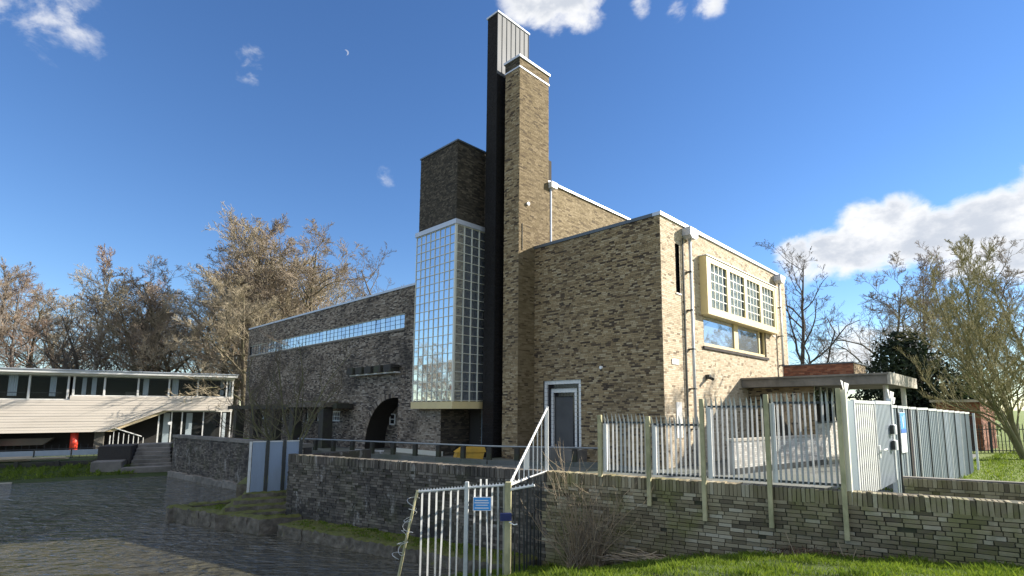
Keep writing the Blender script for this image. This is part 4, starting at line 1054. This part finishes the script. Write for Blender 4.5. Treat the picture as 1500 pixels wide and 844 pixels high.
# ------------------------------------------------------------------ white pavilion across the pond
PQ, PR_, PS = (-19.1, 32.5), R_(32.6), 1.29
pav = thing('white_pavilion', 'low modern pavilion with cream boarded front and long window row across the pond', 'building', (PQ[0] * PS, PQ[1] * PS, EYE * (1 - PS)), PR_)
pav.scale = (PS, PS, PS)
MB().box(-19, .25, -.55, 5, 3.40, 3.56).build('roof', 'white_paint', pav)
MB().box(-19.05, .3, -.6, 5.05, 3.56, 3.60).build('roof_edge', 'coping_metal', pav)
MB().box(-19, .1, -.3, -.05, 3.3, 3.4).build('soffit', 'white_paint', pav)
def boards(z0, z1, xl, right, y0, y1, mat, n):
    h = (z1 - z0) / n
    for k in range(n):
        a, b = z0 + k * h, z0 + (k + 1) * h
        MB().vprism([(xl, a + .005), (right(a), a + .005), (right(b), b - .005), (xl, b - .005)], y0 + .012 * (k % 2), y1).build('board', mat, pav)
dg = lambda z: -5.85 + (z - .3) / 1.12 * 2.5 if z < 1.42 else -3.3
boards(.3, 1.44, -19, dg, -.12, .05, 'board_white', 8)
boards(1.44, 2.0, -19, lambda z: .1, -.10, .05, 'board_white', 4)
boards(2.0, 2.22, -7.4, lambda z: .1, -.10, .05, 'board_white', 2)
MB().vprism([(-5.85, .3), (-5.5, .3), (-3.0, 1.42), (-3.3, 1.42)], .05, .55).build('underside_trim', 'board_cream', pav)
# upper windows
uw = MB().box(-19, -7.42, -.02, .10, 2.0, 2.06).box(-7.4, .1, -.02, .10, 2.22, 2.27).box(-19, .1, -.02, .10, 3.26, 3.3).build('window_row', 'white_paint', pav)
mul = [-18, -16.5, -15, -13.5, -12, -10.5, -9.05, -7.52, -7.3, -6.02, -4.55, -3.13, -1.74, -.27, .04]
for x in mul: MB().box(x - .04, x + .04, -.05, .11, (2.06 if x < -7.4 else 2.27), 3.26).build('mullion', 'white_paint', uw)
for a, b in zip(mul, mul[1:]):
    if b - a > .25: MB().poly([(a + .04, .025, 2.06 if b < -7.4 else 2.27), (b - .04, .025, 2.06 if b < -7.4 else 2.27), (b - .04, .025, 3.26), (a + .04, .025, 3.26)]).build('pane', 'glass_clear', uw)
for x in mul[:7]: MB().box(x + .06, x + 1.3, .0, .02, 2.36, 2.39).build('transom', 'dark_metal', uw)
for x, w in ((-9.9, .35), (-8.3, .25), (-7.0, .18), (-6.6, .2), (-4.35, .25), (-3.0, .3), (-.6, .18), (-.15, .12)):
    cu = MB(); n = 8
    for q in range(n):
        xa, xb = x + w * q / n, x + w * (q + 1) / n; ya, yb = .25 + .04 * (q % 2), .25 + .04 * ((q + 1) % 2)
        cu.poly([(xa, ya, 2.2), (xb, yb, 2.2), (xb, yb, 3.3), (xa, ya, 3.3)])
    cu.build('curtain', 'curtain', pav)
MB().box(-19, .1, 4.5, 4.6, -.8, 3.4).build('rear_wall', 'interior_dark', pav)
MB().box(-19, .1, .1, 4.5, 1.9, 2.0).build('upper_floor', 'interior_mid', pav)
MB().box(.0, .1, .12, 4.5, 1.9, 3.3).build('end_glazing', 'glass_clear', pav)
for x, z0, h, w in ((-1.2, 2.0, .7, .5), (-2.2, 2.0, .55, .8), (-5.2, 2.0, .5, .7)): MB().bbox(x, x + w, 1.0, 1.5, z0, z0 + h, .03).build('furniture', 'interior_mid', pav)
# lower floor
lf_ = MB().box(-3.6, .1, .30, .42, 1.36, 1.44).build('lower_window', 'white_paint', pav)
for x in (-3.5, -2.9, -2.4, -1.35, -.45, .05): MB().box(x - .03, x + .03, .28, .42, -.85, 1.36).build('mullion', 'white_paint', lf_)
for a, b in ((-3.5, -2.9), (-2.9, -2.4), (-2.4, -1.35), (-1.35, -.45), (-.45, .05)): MB().poly([(a + .03, .345, -.85), (b - .03, .345, -.85), (b - .03, .345, 1.36), (a + .03, .345, 1.36)]).build('pane', 'glass_clear', lf_)
for x, w in ((-3.3, .3), (-2.2, .3), (-.35, .16)): MB().box(x, x + w, .7, .74, -.7, 1.3).build('curtain', 'curtain', lf_)
MB().box(-19, -3.5, 1.6, 1.7, -.85, 1.4).build('lower_wall', 'interior_dark', pav)
MB().box(-19, .1, .1, 4.5, -.9, -.82).build('lower_floor', 'interior_mid', pav)
MB().box(-6.3, -5.9, .4, .7, -.85, .29).build('pier', 'concrete', pav)
MB().vprism([(-11.5, -.35), (-8.4, -.35), (-8.0, .0), (-11.5, .0)], .6, 1.2).build('counter', 'interior_mid', pav)
for x in (-10.15, -7.1):
    MB().tube([(x, .25, -.85), (x, .25, .30)], .17, 14).build('red_column', 'red_paint', pav, True)
MB().tube([(-2.95, -.1, .72), (-2.95, -.22, .72)], .09, 10).build('globe_lamp', 'lamp_white', pav)
st_ = MB().box(-5.6, -5.56, .0, .04, -.85, .1).build('stair_rail', 'white_paint', pav)
for k in range(7): MB().box(-5.45 + k * .22, -5.42 + k * .22, .0, .03, -.85, .30 - k * .06).build('baluster', 'white_paint', st_)
MB().tube([(-5.58, .02, .55), (-4.2, .02, .0)], .03, 6).build('handrail', 'white_paint', st_)

# waterside clutter before the pavilion
bl = thing('glass_balustrade', 'long low pale panelled balustrade on the bank before the pavilion', 'balustrade', (*shore(dl - 1.2, 3.3), 0), math.atan2(ey, ex))
for k in range(8):
    x0 = -12 + k * 1.35
    MB().box(x0 + .03, x0 + 1.32, -.02, .02, -.72, -.46).build('panel', 'sheet_pale', bl)
    MB().box(x0 - .02, x0 + .02, -.03, .03, -.9, -.4).build('post', 'dark_metal', bl)
MB().tube([(-12, 0, -.4), (-1.2, 0, -.4)], .02, 6).build('rail', 'dark_metal', bl)
for k in range(40): MB().box(-12 + k * .27, -11.985 + k * .27, .3, .315, -.85, -.2).build('thin_bar', 'dark_metal', bl)
wd_ = thing('timber_stack', 'long stack of pale planks lying on the far bank before the pavilion', 'planks', (*shore(dl - 1.5, 2.35), 0), math.atan2(ey, ex))
rp = random.Random(4)
for k in range(11):
    x0 = -10 + rp.uniform(0, 3.8); L = rp.uniform(3, 4.6); j = k % 4
    MB().bbox(x0, min(x0 + L, -1.6), -.3 + .15 * (k // 4) + rp.uniform(-.02, .02), -.18 + .15 * (k // 4), -.85 + j * .055, -.80 + j * .055, .005).build('plank', 'wood_pile', wd_)
rt = thing('timber_retaining_edge', 'dark timber edging above the far grass bank across the pond', 'edging', (*shore(dl - .8, 2.0), 0), math.atan2(ey, ex))
for k in range(9): MB().bbox(-13 + k * 1.4, -11.65 + k * 1.4, -.06, .06, -1.3, -.9, .01).build('board', 'dark_timber', rt)
for k in range(9): MB().bbox(-13.05 + k * 1.4, -12.9 + k * 1.4, -.16, -.06, -1.4, -.85, .01).build('stake', 'dark_timber', rt)
pl_ = thing('floating_plank', 'pale plank lying at the waterline along the far grass bank', 'plank', (*shore(dl - 6.4, -.05), 0), math.atan2(ey, ex) + .02)
MB().bbox(-2.6, 1.4, -.06, .06, -1.62, -1.55, .01).build('board', 'concrete_pale', pl_)

# ------------------------------------------------------------------ trees
def grow(seed, H=10., r0=.16, levels=4, nb=(13, 6, 6, 4), spread=.75, up=.25, bare=.28, trunk_bend=.06, ratio=(.52, .5, .5, .5), twist=.22, multi=1, minr=.006):
    rg = np.random.RandomState(seed); segs = []
    def perp(d):
        a = np.cross(d, [0, 0, 1.]); l = np.linalg.norm(a)
        a = np.array([1., 0, 0]) if l < 1e-3 else a / l
        return a, np.cross(d, a)
    stack = []
    for m in range(multi):
        d = np.array([rg.normal(0, .03 + .16 * (multi > 1)), rg.normal(0, .03 + .16 * (multi > 1)), 1.]); d /= np.linalg.norm(d)
        stack.append((np.array([rg.normal(0, .06 * (multi > 1)), rg.normal(0, .06 * (multi > 1)), -.05]), d, H * (1 if m == 0 else rg.uniform(.7, .98)), r0 * (1 if multi == 1 else .7), 0))
    while stack:
        p, d, L, r, lv = stack.pop()
        n = (9, 6, 4, 3, 2)[min(lv, 4)]; st = L / n; pts = [p.copy()]; rad = [r]
        for k in range(n):
            j = rg.normal(0, trunk_bend if lv == 0 else twist, 3)
            d = d + j + np.array([0, 0, up * (.5 if lv == 0 else 1) * (.6 + .2 * lv)]) * (.35 if lv else .12)
            d /= np.linalg.norm(d); p = p + d * st; pts.append(p.copy()); rad.append(max(minr, r * (1 - (k + 1) / n * (.82 if lv == 0 else .75))))
        for k in range(n): segs.append((pts[k], pts[k + 1], rad[k], rad[k + 1], lv))
        if lv < levels:
            nn = nb[lv]; lo = bare if lv == 0 else .18
            for q in range(nn):
                f = lo + (1 - lo) * (q + rg.uniform(.1, .9)) / nn; x = f * n; i = min(int(x), n - 1); t = x - i
                bp = pts[i] * (1 - t) + pts[i + 1] * t; br = rad[i] * (1 - t) + rad[i + 1] * t
                dd = pts[i + 1] - pts[i]; dd /= np.linalg.norm(dd); a, b = perp(dd); ph = rg.uniform(0, 6.283)
                sp = spread * rg.uniform(.65, 1.25); nd = dd * math.cos(sp) + (a * math.cos(ph) + b * math.sin(ph)) * math.sin(sp)
                ln = L * ratio[lv] * rg.uniform(.6, 1.1) * (1.15 - .75 * f if lv == 0 else 1.1 - .5 * f)
                stack.append((bp, nd, ln, max(minr, br * .62), lv + 1))
    return segs
def seg_mesh(name, segs, mat, sides=3):
    P = np.array([s[0] for s in segs]); Q = np.array([s[1] for s in segs]); r0 = np.array([s[2] for s in segs]); r1 = np.array([s[3] for s in segs])
    D = Q - P; D /= np.maximum(np.linalg.norm(D, axis=1), 1e-6)[:, None]
    A = np.cross(D, np.where(np.abs(D[:, 2:3]) > .9, [[1., 0, 0]], [[0, 0, 1.]])); A /= np.linalg.norm(A, axis=1)[:, None]; B = np.cross(D, A)
    V = np.zeros((len(P), 2 * sides, 3))
    for k in range(sides):
        w = 2 * math.pi * k / sides; o = A * math.cos(w) + B * math.sin(w)
        V[:, k] = P + o * r0[:, None]; V[:, sides + k] = Q + o * r1[:, None]
    f = np.array([(k, (k + 1) % sides, sides + (k + 1) % sides, sides + k) for k in range(sides)])
    F = (np.arange(len(P))[:, None, None] * 2 * sides + f[None]).reshape(-1, 4)
    return raw_mesh(name, V.reshape(-1, 3), F, mat, smooth=True)
def tree_kind(seed, bark, twig, **k):
    sg = grow(seed, **k)
    return seg_mesh('trunk', [s for s in sg if s[4] <= 1], bark, 6), seg_mesh('crown', [s for s in sg if s[4] > 1], twig, 3)
KIND = {
    'dense': tree_kind(1, 'bark', 'twig_tan', ratio=(.55, .55, .6, .7), nb=(18, 8, 7, 5), spread=.68, minr=.008, bare=.2),
    'dense2': tree_kind(2, 'bark', 'twig_brown', nb=(18, 8, 7, 5), spread=.78, minr=.008, bare=.22, ratio=(.58, .54, .6, .7)),
    'tall': tree_kind(3, 'bark_grey', 'twig_brown', nb=(16, 8, 8, 5), spread=.55, minr=.007, bare=.35, ratio=(.44, .55, .6, .7)),
    'birch': tree_kind(4, 'bark_birch', 'twig_red', nb=(20, 8, 7, 5), spread=.6, up=.15, minr=.008, bare=.3, ratio=(.36, .5, .5, .55)),
    'round': tree_kind(5, 'bark_grey', 'twig_red', nb=(18, 8, 7, 5), spread=.85, minr=.0075, bare=.15, ratio=(.5, .54, .6, .7)),
    'bushy': tree_kind(6, 'bark_green', 'twig_green', nb=(12, 8, 7, 6), spread=.62, up=.5, multi=4, minr=.007, bare=.10, ratio=(.5, .52, .5, .5), r0=.14),
    'loose': tree_kind(7, 'bark_grey', 'twig_dark', nb=(14, 7, 6, 5), spread=.8, up=.35, minr=.006, bare=.2, ratio=(.55, .5, .5, .5)),
    'sapling': tree_kind(8, 'bark_green', 'twig_dark', levels=3, nb=(9, 7, 6), multi=5, spread=.5, up=.45, minr=.007, bare=.15, ratio=(.45, .5, .5), r0=.10, trunk_bend=.12),
}
TREES = 0
def tree(kind, name, x, y, z, h, label, group=None, wide=1., rz=None, cat='tree'):
    global TREES
    TREES += 1
    t = thing(name, label, cat, (x, y, z), TREES * 1.7 if rz is None else rz, group)
    s = h / 10.; t.scale = (s * wide, s * wide, s)
    link('trunk', KIND[kind][0], t); link('crown', KIND[kind][1], t)
    return t
def tree_px(kind, name, px, top, d, label, group, wide=1., rz=None, zg=-.8):
    x = (px - 800) / 786.8 * d; h = EYE + (600 - top) * d / 790 - zg
    return tree(kind, name, x, d, zg, h * 1.02, label, group, wide, rz)
GL = 'bare winter trees behind the pavilion'
for k, (kd, px, top, d, wd, lab) in enumerate((
    ('round', 22, 430, 52, 1.2, 'reddish round-headed bare tree at the left edge behind the pavilion'),
    ('tall', -22, 405, 50, 1., 'bare tree cut by the left edge of the picture'),
    ('loose', 78, 452, 50, 1.2, 'thin dark bare tree between the reddish tree and the birch'),
    ('birch', 133, 395, 48, 1.15, 'tall slender birch with pale trunk behind the pavilion'),
    ('loose', 112, 465, 47, 1.3, 'low dark bare tree at the foot of the birch'),
    ('dense2', 172, 447, 50, 1.1, 'dark bare tree just right of the birch'),
    ('dense', 215, 435, 48, 1.25, 'spreading bare tree above the middle of the pavilion roof'),
    ('dense2', 262, 420, 50, 1.2, 'broad bare tree behind the right half of the pavilion'),
    ('dense', 310, 398, 49, 1.25, 'dense tan-twigged bare tree behind the pavilion roof end'),
    ('tall', 372, 340, 50, 1.25, 'tallest bare tree rising above the others behind the wing'),
    ('dense', 358, 442, 44, 1.3, 'low tan bare tree between pavilion and brick wing'),
    ('dense2', 425, 380, 54, 1.3, 'wide bare tree behind the far end of the brick wing'),
    ('dense', 405, 432, 47, 1.2, 'sunlit tan bare tree just behind the end of the wing'),
    ('dense', 470, 392, 56, 1.1, 'rounded bare tree above the middle of the wing roof'),
    ('dense', 336, 372, 52, 1.2, 'dense bare tree left of the tallest tree behind the pavilion end'),
    ('dense2', 448, 378, 50, 1.2, 'wide domed bare tree right of the tallest tree behind the wing'),
    ('dense', 492, 402, 60, 1.2, 'bare tree whose right edge shows above the wing roof'),
    ('dense2', 385, 455, 46, 1.3, 'low bushy bare tree filling the gap beside the wing corner'),
    ('loose', 572, 390, 58, 1., 'thin bare tree showing above the wing beside the glazed bay'))):
    tree_px(kd, 'bare_tree', px, top, d, lab, GL, wd)
for k, (px, d) in enumerate(((30, 60), (100, 62), (190, 60), (240, 64), (290, 60), (340, 62), (395, 66))):
    tree_px(('dense2', 'dense', 'round')[k % 3], 'bare_tree', px, 452 - 8 * (k % 3), d, 'hazy bare tree in the back row behind the pavilion, %s of seven' % ('leftmost', 'second from left', 'third from left', 'the middle one', 'third from right', 'second from right', 'rightmost')[k], 'back row of bare trees', 1.3)
GR = 'bare trees on the right'
tree_px('loose', 'bare_tree', 1172, 398, 36, 'dark open-branched bare tree right behind the brick entrance block', GR, 1.15, zg=-.5)
tree_px('dense2', 'bare_tree', 1300, 405, 38, 'pale twiggy bare tree behind the ivy-clad evergreen', GR, 1.1, zg=-.5)
tree_px('round', 'bare_tree', 1362, 400, 42, 'bare tree with upswept branches right of the evergreen', GR, 1.0, zg=-.5)
tree_px('loose', 'bare_tree', 1240, 520, 44, 'low thin bare tree behind the canopy roof', GR, 1.2, zg=-.5)
tree_px('bushy', 'bare_tree', 1425, 398, 34, 'greenish many-stemmed bare tree left of the lawn tree at the right edge', GR, 1.05, zg=-.5)
tree_px('bushy', 'bare_tree', 1492, 380, 21, 'many-stemmed mossy tree on the lawn at the right edge', GR, 1.0, rz=.4, zg=-.45)
tree_px('dense2', 'bare_tree', 1545, 380, 34, 'bare tree cut by the right edge of the picture', GR, 1.1, zg=-.5)
tq = tree('sapling', 'bare_tree', -9.35, 19.9, GND, 4.6, 'small many-stemmed bare tree leaning over the dark quay wall', None, 1.25, 2.2)
tree('sapling', 'bare_tree', -10.9, 21.6, GND, 3.6, 'thin bare bush beside the pergola piers of the brick wing', None, 1.4, .6)
# out of frame to the left, seen in the reflections of the glazing
for k, (x, y, h) in enumerate(((-62, 8, 9), (-66, 16, 11), (-58, 30, 9), (-70, 27, 12), (-64, 38, 10))):
    tree(('dense', 'round', 'dense2')[k % 3], 'bare_tree', x, y, -.85, h, 'bare tree beyond the pond mirrored in the stair glazing, %s of five' % ('first', 'second', 'third', 'fourth', 'last')[k], 'trees left of the picture', 1.2)
ho = thing('red_roofed_house', 'red brick house with tiled roof far left beyond the pond', 'house', (-74, 20, -.85), R_(85))
MB().box(-6, 6, 0, 8, 0, 4.5).build('wall', 'brick_red', ho)
MB().poly([(-6.3, -.4, 4.4), (6.3, -.4, 4.4), (6.3, 4, 7.8), (-6.3, 4, 7.8)]).poly([(6.3, 8.4, 4.4), (-6.3, 8.4, 4.4), (-6.3, 4, 7.8), (6.3, 4, 7.8)]).poly([(6, 0, 4.45), (6, 8, 4.45), (6, 4, 7.75)]).poly([(-6, 8, 4.45), (-6, 0, 4.45), (-6, 4, 7.75)]).build('roof', 'roof_tile', ho)
for k in range(5):
    w = MB().box(-5 + k * 2.2, -3.8 + k * 2.2, -.06, .02, 1.0, 2.5).build('window', 'white_paint', ho)
    MB().box(-4.9 + k * 2.2, -3.9 + k * 2.2, -.08, -.061, 1.1, 2.4).build('pane', 'glass_dark', w)

# ivy-clad evergreen
def leaf_cloud(name, blobs, n, size, mat, parent, seed):
    rg = np.random.RandomState(seed); vol = np.array([b[3] * b[4] * b[5] for b in blobs]); ch = rg.choice(len(blobs), n, p=vol / vol.sum())
    Bc = np.array([b[:3] for b in blobs])[ch]; Br = np.array([b[3:6] for b in blobs])[ch]
    d = rg.normal(0, 1, (n, 3)); d /= np.linalg.norm(d, axis=1)[:, None]; rad = rg.uniform(.35, 1, n) ** .45 * rg.normal(1, .07, n)
    lump = 1 + .16 * np.sin(d[:, 0] * 7 + ch) * np.sin(d[:, 1] * 6 + 2 * ch) + .12 * np.sin(d[:, 2] * 9 + ch)
    c = Bc + d * Br * (rad * lump)[:, None]
    nrm = d + rg.normal(0, .7, (n, 3)); nrm /= np.linalg.norm(nrm, axis=1)[:, None]
    a = np.cross(nrm, rg.normal(0, 1, (n, 3))); a /= np.linalg.norm(a, axis=1)[:, None]; b = np.cross(nrm, a)
    s = size * rg.uniform(.6, 1.4, n)[:, None]
    V = np.stack([c - a * s, c + b * s * .55 + nrm * s * .15, c + a * s, c - b * s * .55 + nrm * s * .15], 1).reshape(-1, 3)
    F = np.arange(4 * n).reshape(-1, 4)
    return link(name, raw_mesh(name, V, F, mat, rg.uniform(0, 1, n)), parent)
ev = thing('evergreen_tree', 'dark ivy-clad evergreen tree behind the concrete canopy', 'tree', (20.6, 30.0, -.55), 0)
ev.scale = (1.45, 1.3, 1.28)
EB = [(-.4, 0, 3.2, 1.25, 1.2, 1.6), (-.9, 0, 2.1, 1.3, 1.2, 1.3), (-.15, .1, 4.4, .75, .8, .75), (.6, 0, 2.4, 1.4, 1.2, 1.4), (1.3, 0, 1.5, 1.3, 1.1, 1.1), (-1.5, 0, 1.1, 1.0, 1.0, .9), (.3, 0, 1.0, 2.0, 1.2, 1.0), (-.6, -.2, 3.9, .8, .7, .7), (.5, -.2, 3.5, .7, .7, .6)]
leaf_cloud('crown', EB, 15000, .085, 'leaf_dark', ev, 3)
leaf_cloud('light_foliage', [(2.0, -.4, 2.2, .7, .7, .9), (1.8, -.5, 1.2, .9, .8, .8), (2.3, -.3, 3.0, .4, .5, .4)], 1500, .075, 'leaf_light', ev, 4)
sg = grow(21, H=4.6, r0=.14, levels=2, nb=(12, 6), spread=.8, bare=.1); link('trunk', seg_mesh('trunk', sg, 'bark_grey', 5), ev)

# red brick shed and iron fence at the back of the lawn
sd_ = thing('brick_shed', 'small red brick shed with flat roof at the back of the lawn', 'shed', (20.35, 25.2, -.55), R_(42))
MB().box(.03, 3.5, .03, 1.7, 0, 2.35).build('core', 'mortar', sd_)
brick_face((0, 0, 0), U, (0, -1, 0), 3.5, 2.4, parent=sd_, seed=61, name='wall', mat='brick_red')
brick_face((0, 0, 0), V_, (-1, 0, 0), 1.7, 2.4, parent=sd_, seed=62, name='wall', mat='brick_red')
MB().box(-.2, 3.7, -.2, 1.9, 2.4, 2.52).build('roof', 'concrete_pale', sd_)
MB().box(-.06, -.03, .3, 1.4, 0, 1.9).build('door', 'sheet_maroon', sd_)
fi = thing('iron_fence', 'dark iron railings with pointed bars along the back of the lawn', 'fence', (17.6, 24.4, -.55), R_(-2))
ib = MB().box(-.012, .012, -.012, .012, 0, 1.35).poly([(-.012, -.012, 1.35), (.012, -.012, 1.35), (0, 0, 1.45)]).poly([(.012, .012, 1.35), (-.012, .012, 1.35), (0, 0, 1.45)]).mesh('bar', 'dark_metal')
for k in range(44): o = link('bar', ib, fi); o.location = (k * .16, 0, 0)
for z in (.2, 1.15): MB().box(-.05, 7.1, -.015, .015, z, z + .035).build('rail', 'dark_metal', fi)
for x in (0, 2.4, 4.8, 7.0): MB().box(x - .035, x + .035, -.04, .04, 0, 1.5).build('post', 'dark_metal', fi)

# ------------------------------------------------------------------ foreground plants and litter
def fan(seed, n, h, sp, twig):
    rg = np.random.RandomState(seed); segs = []
    for k in range(n):
        p = np.array([rg.normal(0, .16), rg.normal(0, .09), 0.]); th = rg.uniform(0, 6.28); lean = abs(rg.normal(0, sp)); d = np.array([math.cos(th) * lean, math.sin(th) * lean * .6, 1.]); d /= np.linalg.norm(d)
        L = h * rg.uniform(.35, 1.05); r = rg.uniform(.004, .011); m = 6
        for q in range(m):
            d = d + rg.normal(0, .16, 3) + [0, 0, .04]; d /= np.linalg.norm(d); e = p + d * L / m
            segs.append((p, e, r * (1 - .11 * q), r * (1 - .11 * (q + 1)), 0)); p = e
            if q > 1 and rg.random() < twig:
                for z in range(rg.randint(1, 3)):
                    dd = d + rg.normal(0, .7, 3); dd /= np.linalg.norm(dd); e2 = p + dd * L * rg.uniform(.08, .24); segs.append((p, e2, r * .5, r * .3, 1)); e3 = e2 + (dd + [0, 0, .5]) * L * .07; segs.append((e2, e3, r * .3, .0015, 1))
    return segs
def on_bank(s, w): x = WA[0] + s * c_ + w * n_; y = WA[1] + s * n_ - w * c_; return (x, y, float(bank_z(np.array(s), np.array(w))))
shr = thing('bare_shrub', 'tall bare brown shrub growing against the garden wall beside the spiked gate', 'shrub', on_bank(.95, .35))
link('stems', seg_mesh('stems', fan(5, 48, 1.8, .46, .75), 'stem_tan', 4), shr)
link('twigs', seg_mesh('twigs', fan(6, 70, 1.3, .75, .95), 'twig_brown', 3), shr)
link('cut_stems', seg_mesh('cut_stems', [s for s in fan(8, 26, .75, .08, 0)], 'stem_tan', 5), shr).location = (.22, -.05, 0)
br = thing('brush_pile', 'heap of cut brown sticks lying at the foot of the garden wall', 'sticks', on_bank(2.05, .3), R_(-30))
rg = np.random.RandomState(17)
for k in range(60):
    x = rg.normal(0, .42); a = rg.normal(0, .35); L = rg.uniform(.2, .65); z = abs(rg.normal(0, .05)) + .015 + .08 * math.exp(-x * x * 4); y = rg.normal(-.05, .09)
    e = np.array([math.cos(a), math.sin(a) * .5, rg.normal(0, .12)]) * L / 2
    mid = np.array([x, y, z + x * .06]); MB().tube([mid - e, mid + [0, 0, rg.normal(0, .015)], mid + e], rg.uniform(.006, .014), 5).build('stick', 'stem_tan' if k % 3 else 'twig_brown', br)
dl_ = thing('leaf_litter', 'patch of dead brown leaves and stalks below the fence corner post', 'leaves', on_bank(4.75, .15), R_(-30))
rg = np.random.RandomState(23); n = 900
c = np.stack([rg.normal(0, .28, n), rg.normal(-.12, .12, n), np.abs(rg.normal(.03, .04, n))], 1); d = rg.normal(0, 1, (n, 3)); d /= np.linalg.norm(d, axis=1)[:, None]; e = np.cross(d, rg.normal(0, 1, (n, 3))); e /= np.linalg.norm(e, axis=1)[:, None]
s = rg.uniform(.012, .028, n)[:, None]
tag(link('leaves', raw_mesh('leaves', np.stack([c - d * s, c + e * s * .6, c + d * s, c - e * s * .6], 1).reshape(-1, 3), np.arange(4 * n).reshape(-1, 4), 'dead_leaf', rg.uniform(0, 1, n)), dl_), kind='stuff')
for k, (x, h, ln) in enumerate(((-.32, .34, -.12), (-.2, .13, .02), (.05, .12, .05), (.33, .3, -.1), (.38, .22, .08))):
    MB().tube([(x, -.2, 0), (x + ln * .6, -.22, h * .6), (x + ln, -.22, h)], .006, 5).build('stalk', 'stem_tan', dl_)

# grass blades
def blades(name, s0, s1, w0, w1, n, hmin, hmax, seed, mat='grass_blade', fn=None):
    rg = np.random.RandomState(seed); s = rg.uniform(s0, s1, n); w = w0 + (w1 - w0) * rg.uniform(0, 1, n)
    if fn is None:
        z = bank_z(s, w); x = WA[0] + s * c_ + w * n_; y = WA[1] + s * n_ - w * c_
    else: x, y, z = fn(s, w)
    keep = z > WATER + .03; x, y, z = x[keep], y[keep], z[keep]; n = len(x)
    clump = .6 + .5 * np.sin(x * 5.1 + 1) * np.sin(y * 4.3) + .35 * np.sin(x * 13 + y * 9)
    h = rg.uniform(hmin, hmax, n) * np.clip(clump, .35, 1.3); th = rg.uniform(0, 6.28, n); lean = rg.normal(0, .45, n); az = rg.uniform(0, 6.28, n)
    wv = rg.uniform(.0025, .005, n) * (1 if fn is None else 3)
    ax, ay = np.cos(th) * wv, np.sin(th) * wv; lx, ly = np.cos(az) * lean * h, np.sin(az) * lean * h; z = z - .008
    V = np.stack([np.stack([x - ax, y - ay, z], 1), np.stack([x + ax, y + ay, z], 1), np.stack([x + ax * .7 + lx * .35, y + ay * .7 + ly * .35, z + h * .6], 1), np.stack([x + lx, y + ly, z + h], 1)], 1).reshape(-1, 3)
    return tag(link(name, raw_mesh(name, V, np.arange(4 * n).reshape(-1, 4), mat, np.clip(rg.normal(.5, .28, n), 0, 1))), 'green grass blades of the ' + name.replace('_', ' '), 'grass', kind='stuff')
blades('bank_grass', -1.2, 9.0, .02, 5.2, 95000, .04, .10, 1)
blades('lawn_grass', 0, 1, 0, 1, 26000, .05, .13, 2, fn=lambda a, b: (lambda t, k: (10 + t * 16 + k * 1.0, 12.0 + t * 13 + k * 0, np.full_like(t, GND)))(a ** .8, b * 8 - 4.5))
blades('shore_grass', 0, 1, 0, 1, 16000, .08, .20, 4, fn=lambda a, b: (SH0[0] + ex * (dl - 14 + 13.2 * a) + nx * (.25 + 1.7 * b), SH0[1] + ey * (dl - 14 + 13.2 * a) + ny * (.25 + 1.7 * b), np.interp(.25 + 1.7 * b, [0, .8, 2.0], [-1.56, -1.34, -1.1])))
blades('landing_moss', 0, 1, 0, 1, 5000, .015, .05, 6, fn=lambda a, b: (-10.3 + 3.3 * a + .9 * b, 15.75 - 1.7 * a + 1.0 * b, np.full_like(a, -1.29)))
blades('ledge_moss', 0, 1, 0, 1, 5000, .02, .07, 8, fn=lambda a, b: (WA[0] + (-7.1 + 6.6 * a) * c_ + (.04 + .6 * b ** 2) * n_, WA[1] + (-7.1 + 6.6 * a) * n_ - (.04 + .6 * b ** 2) * c_, np.full_like(a, -1.31)))
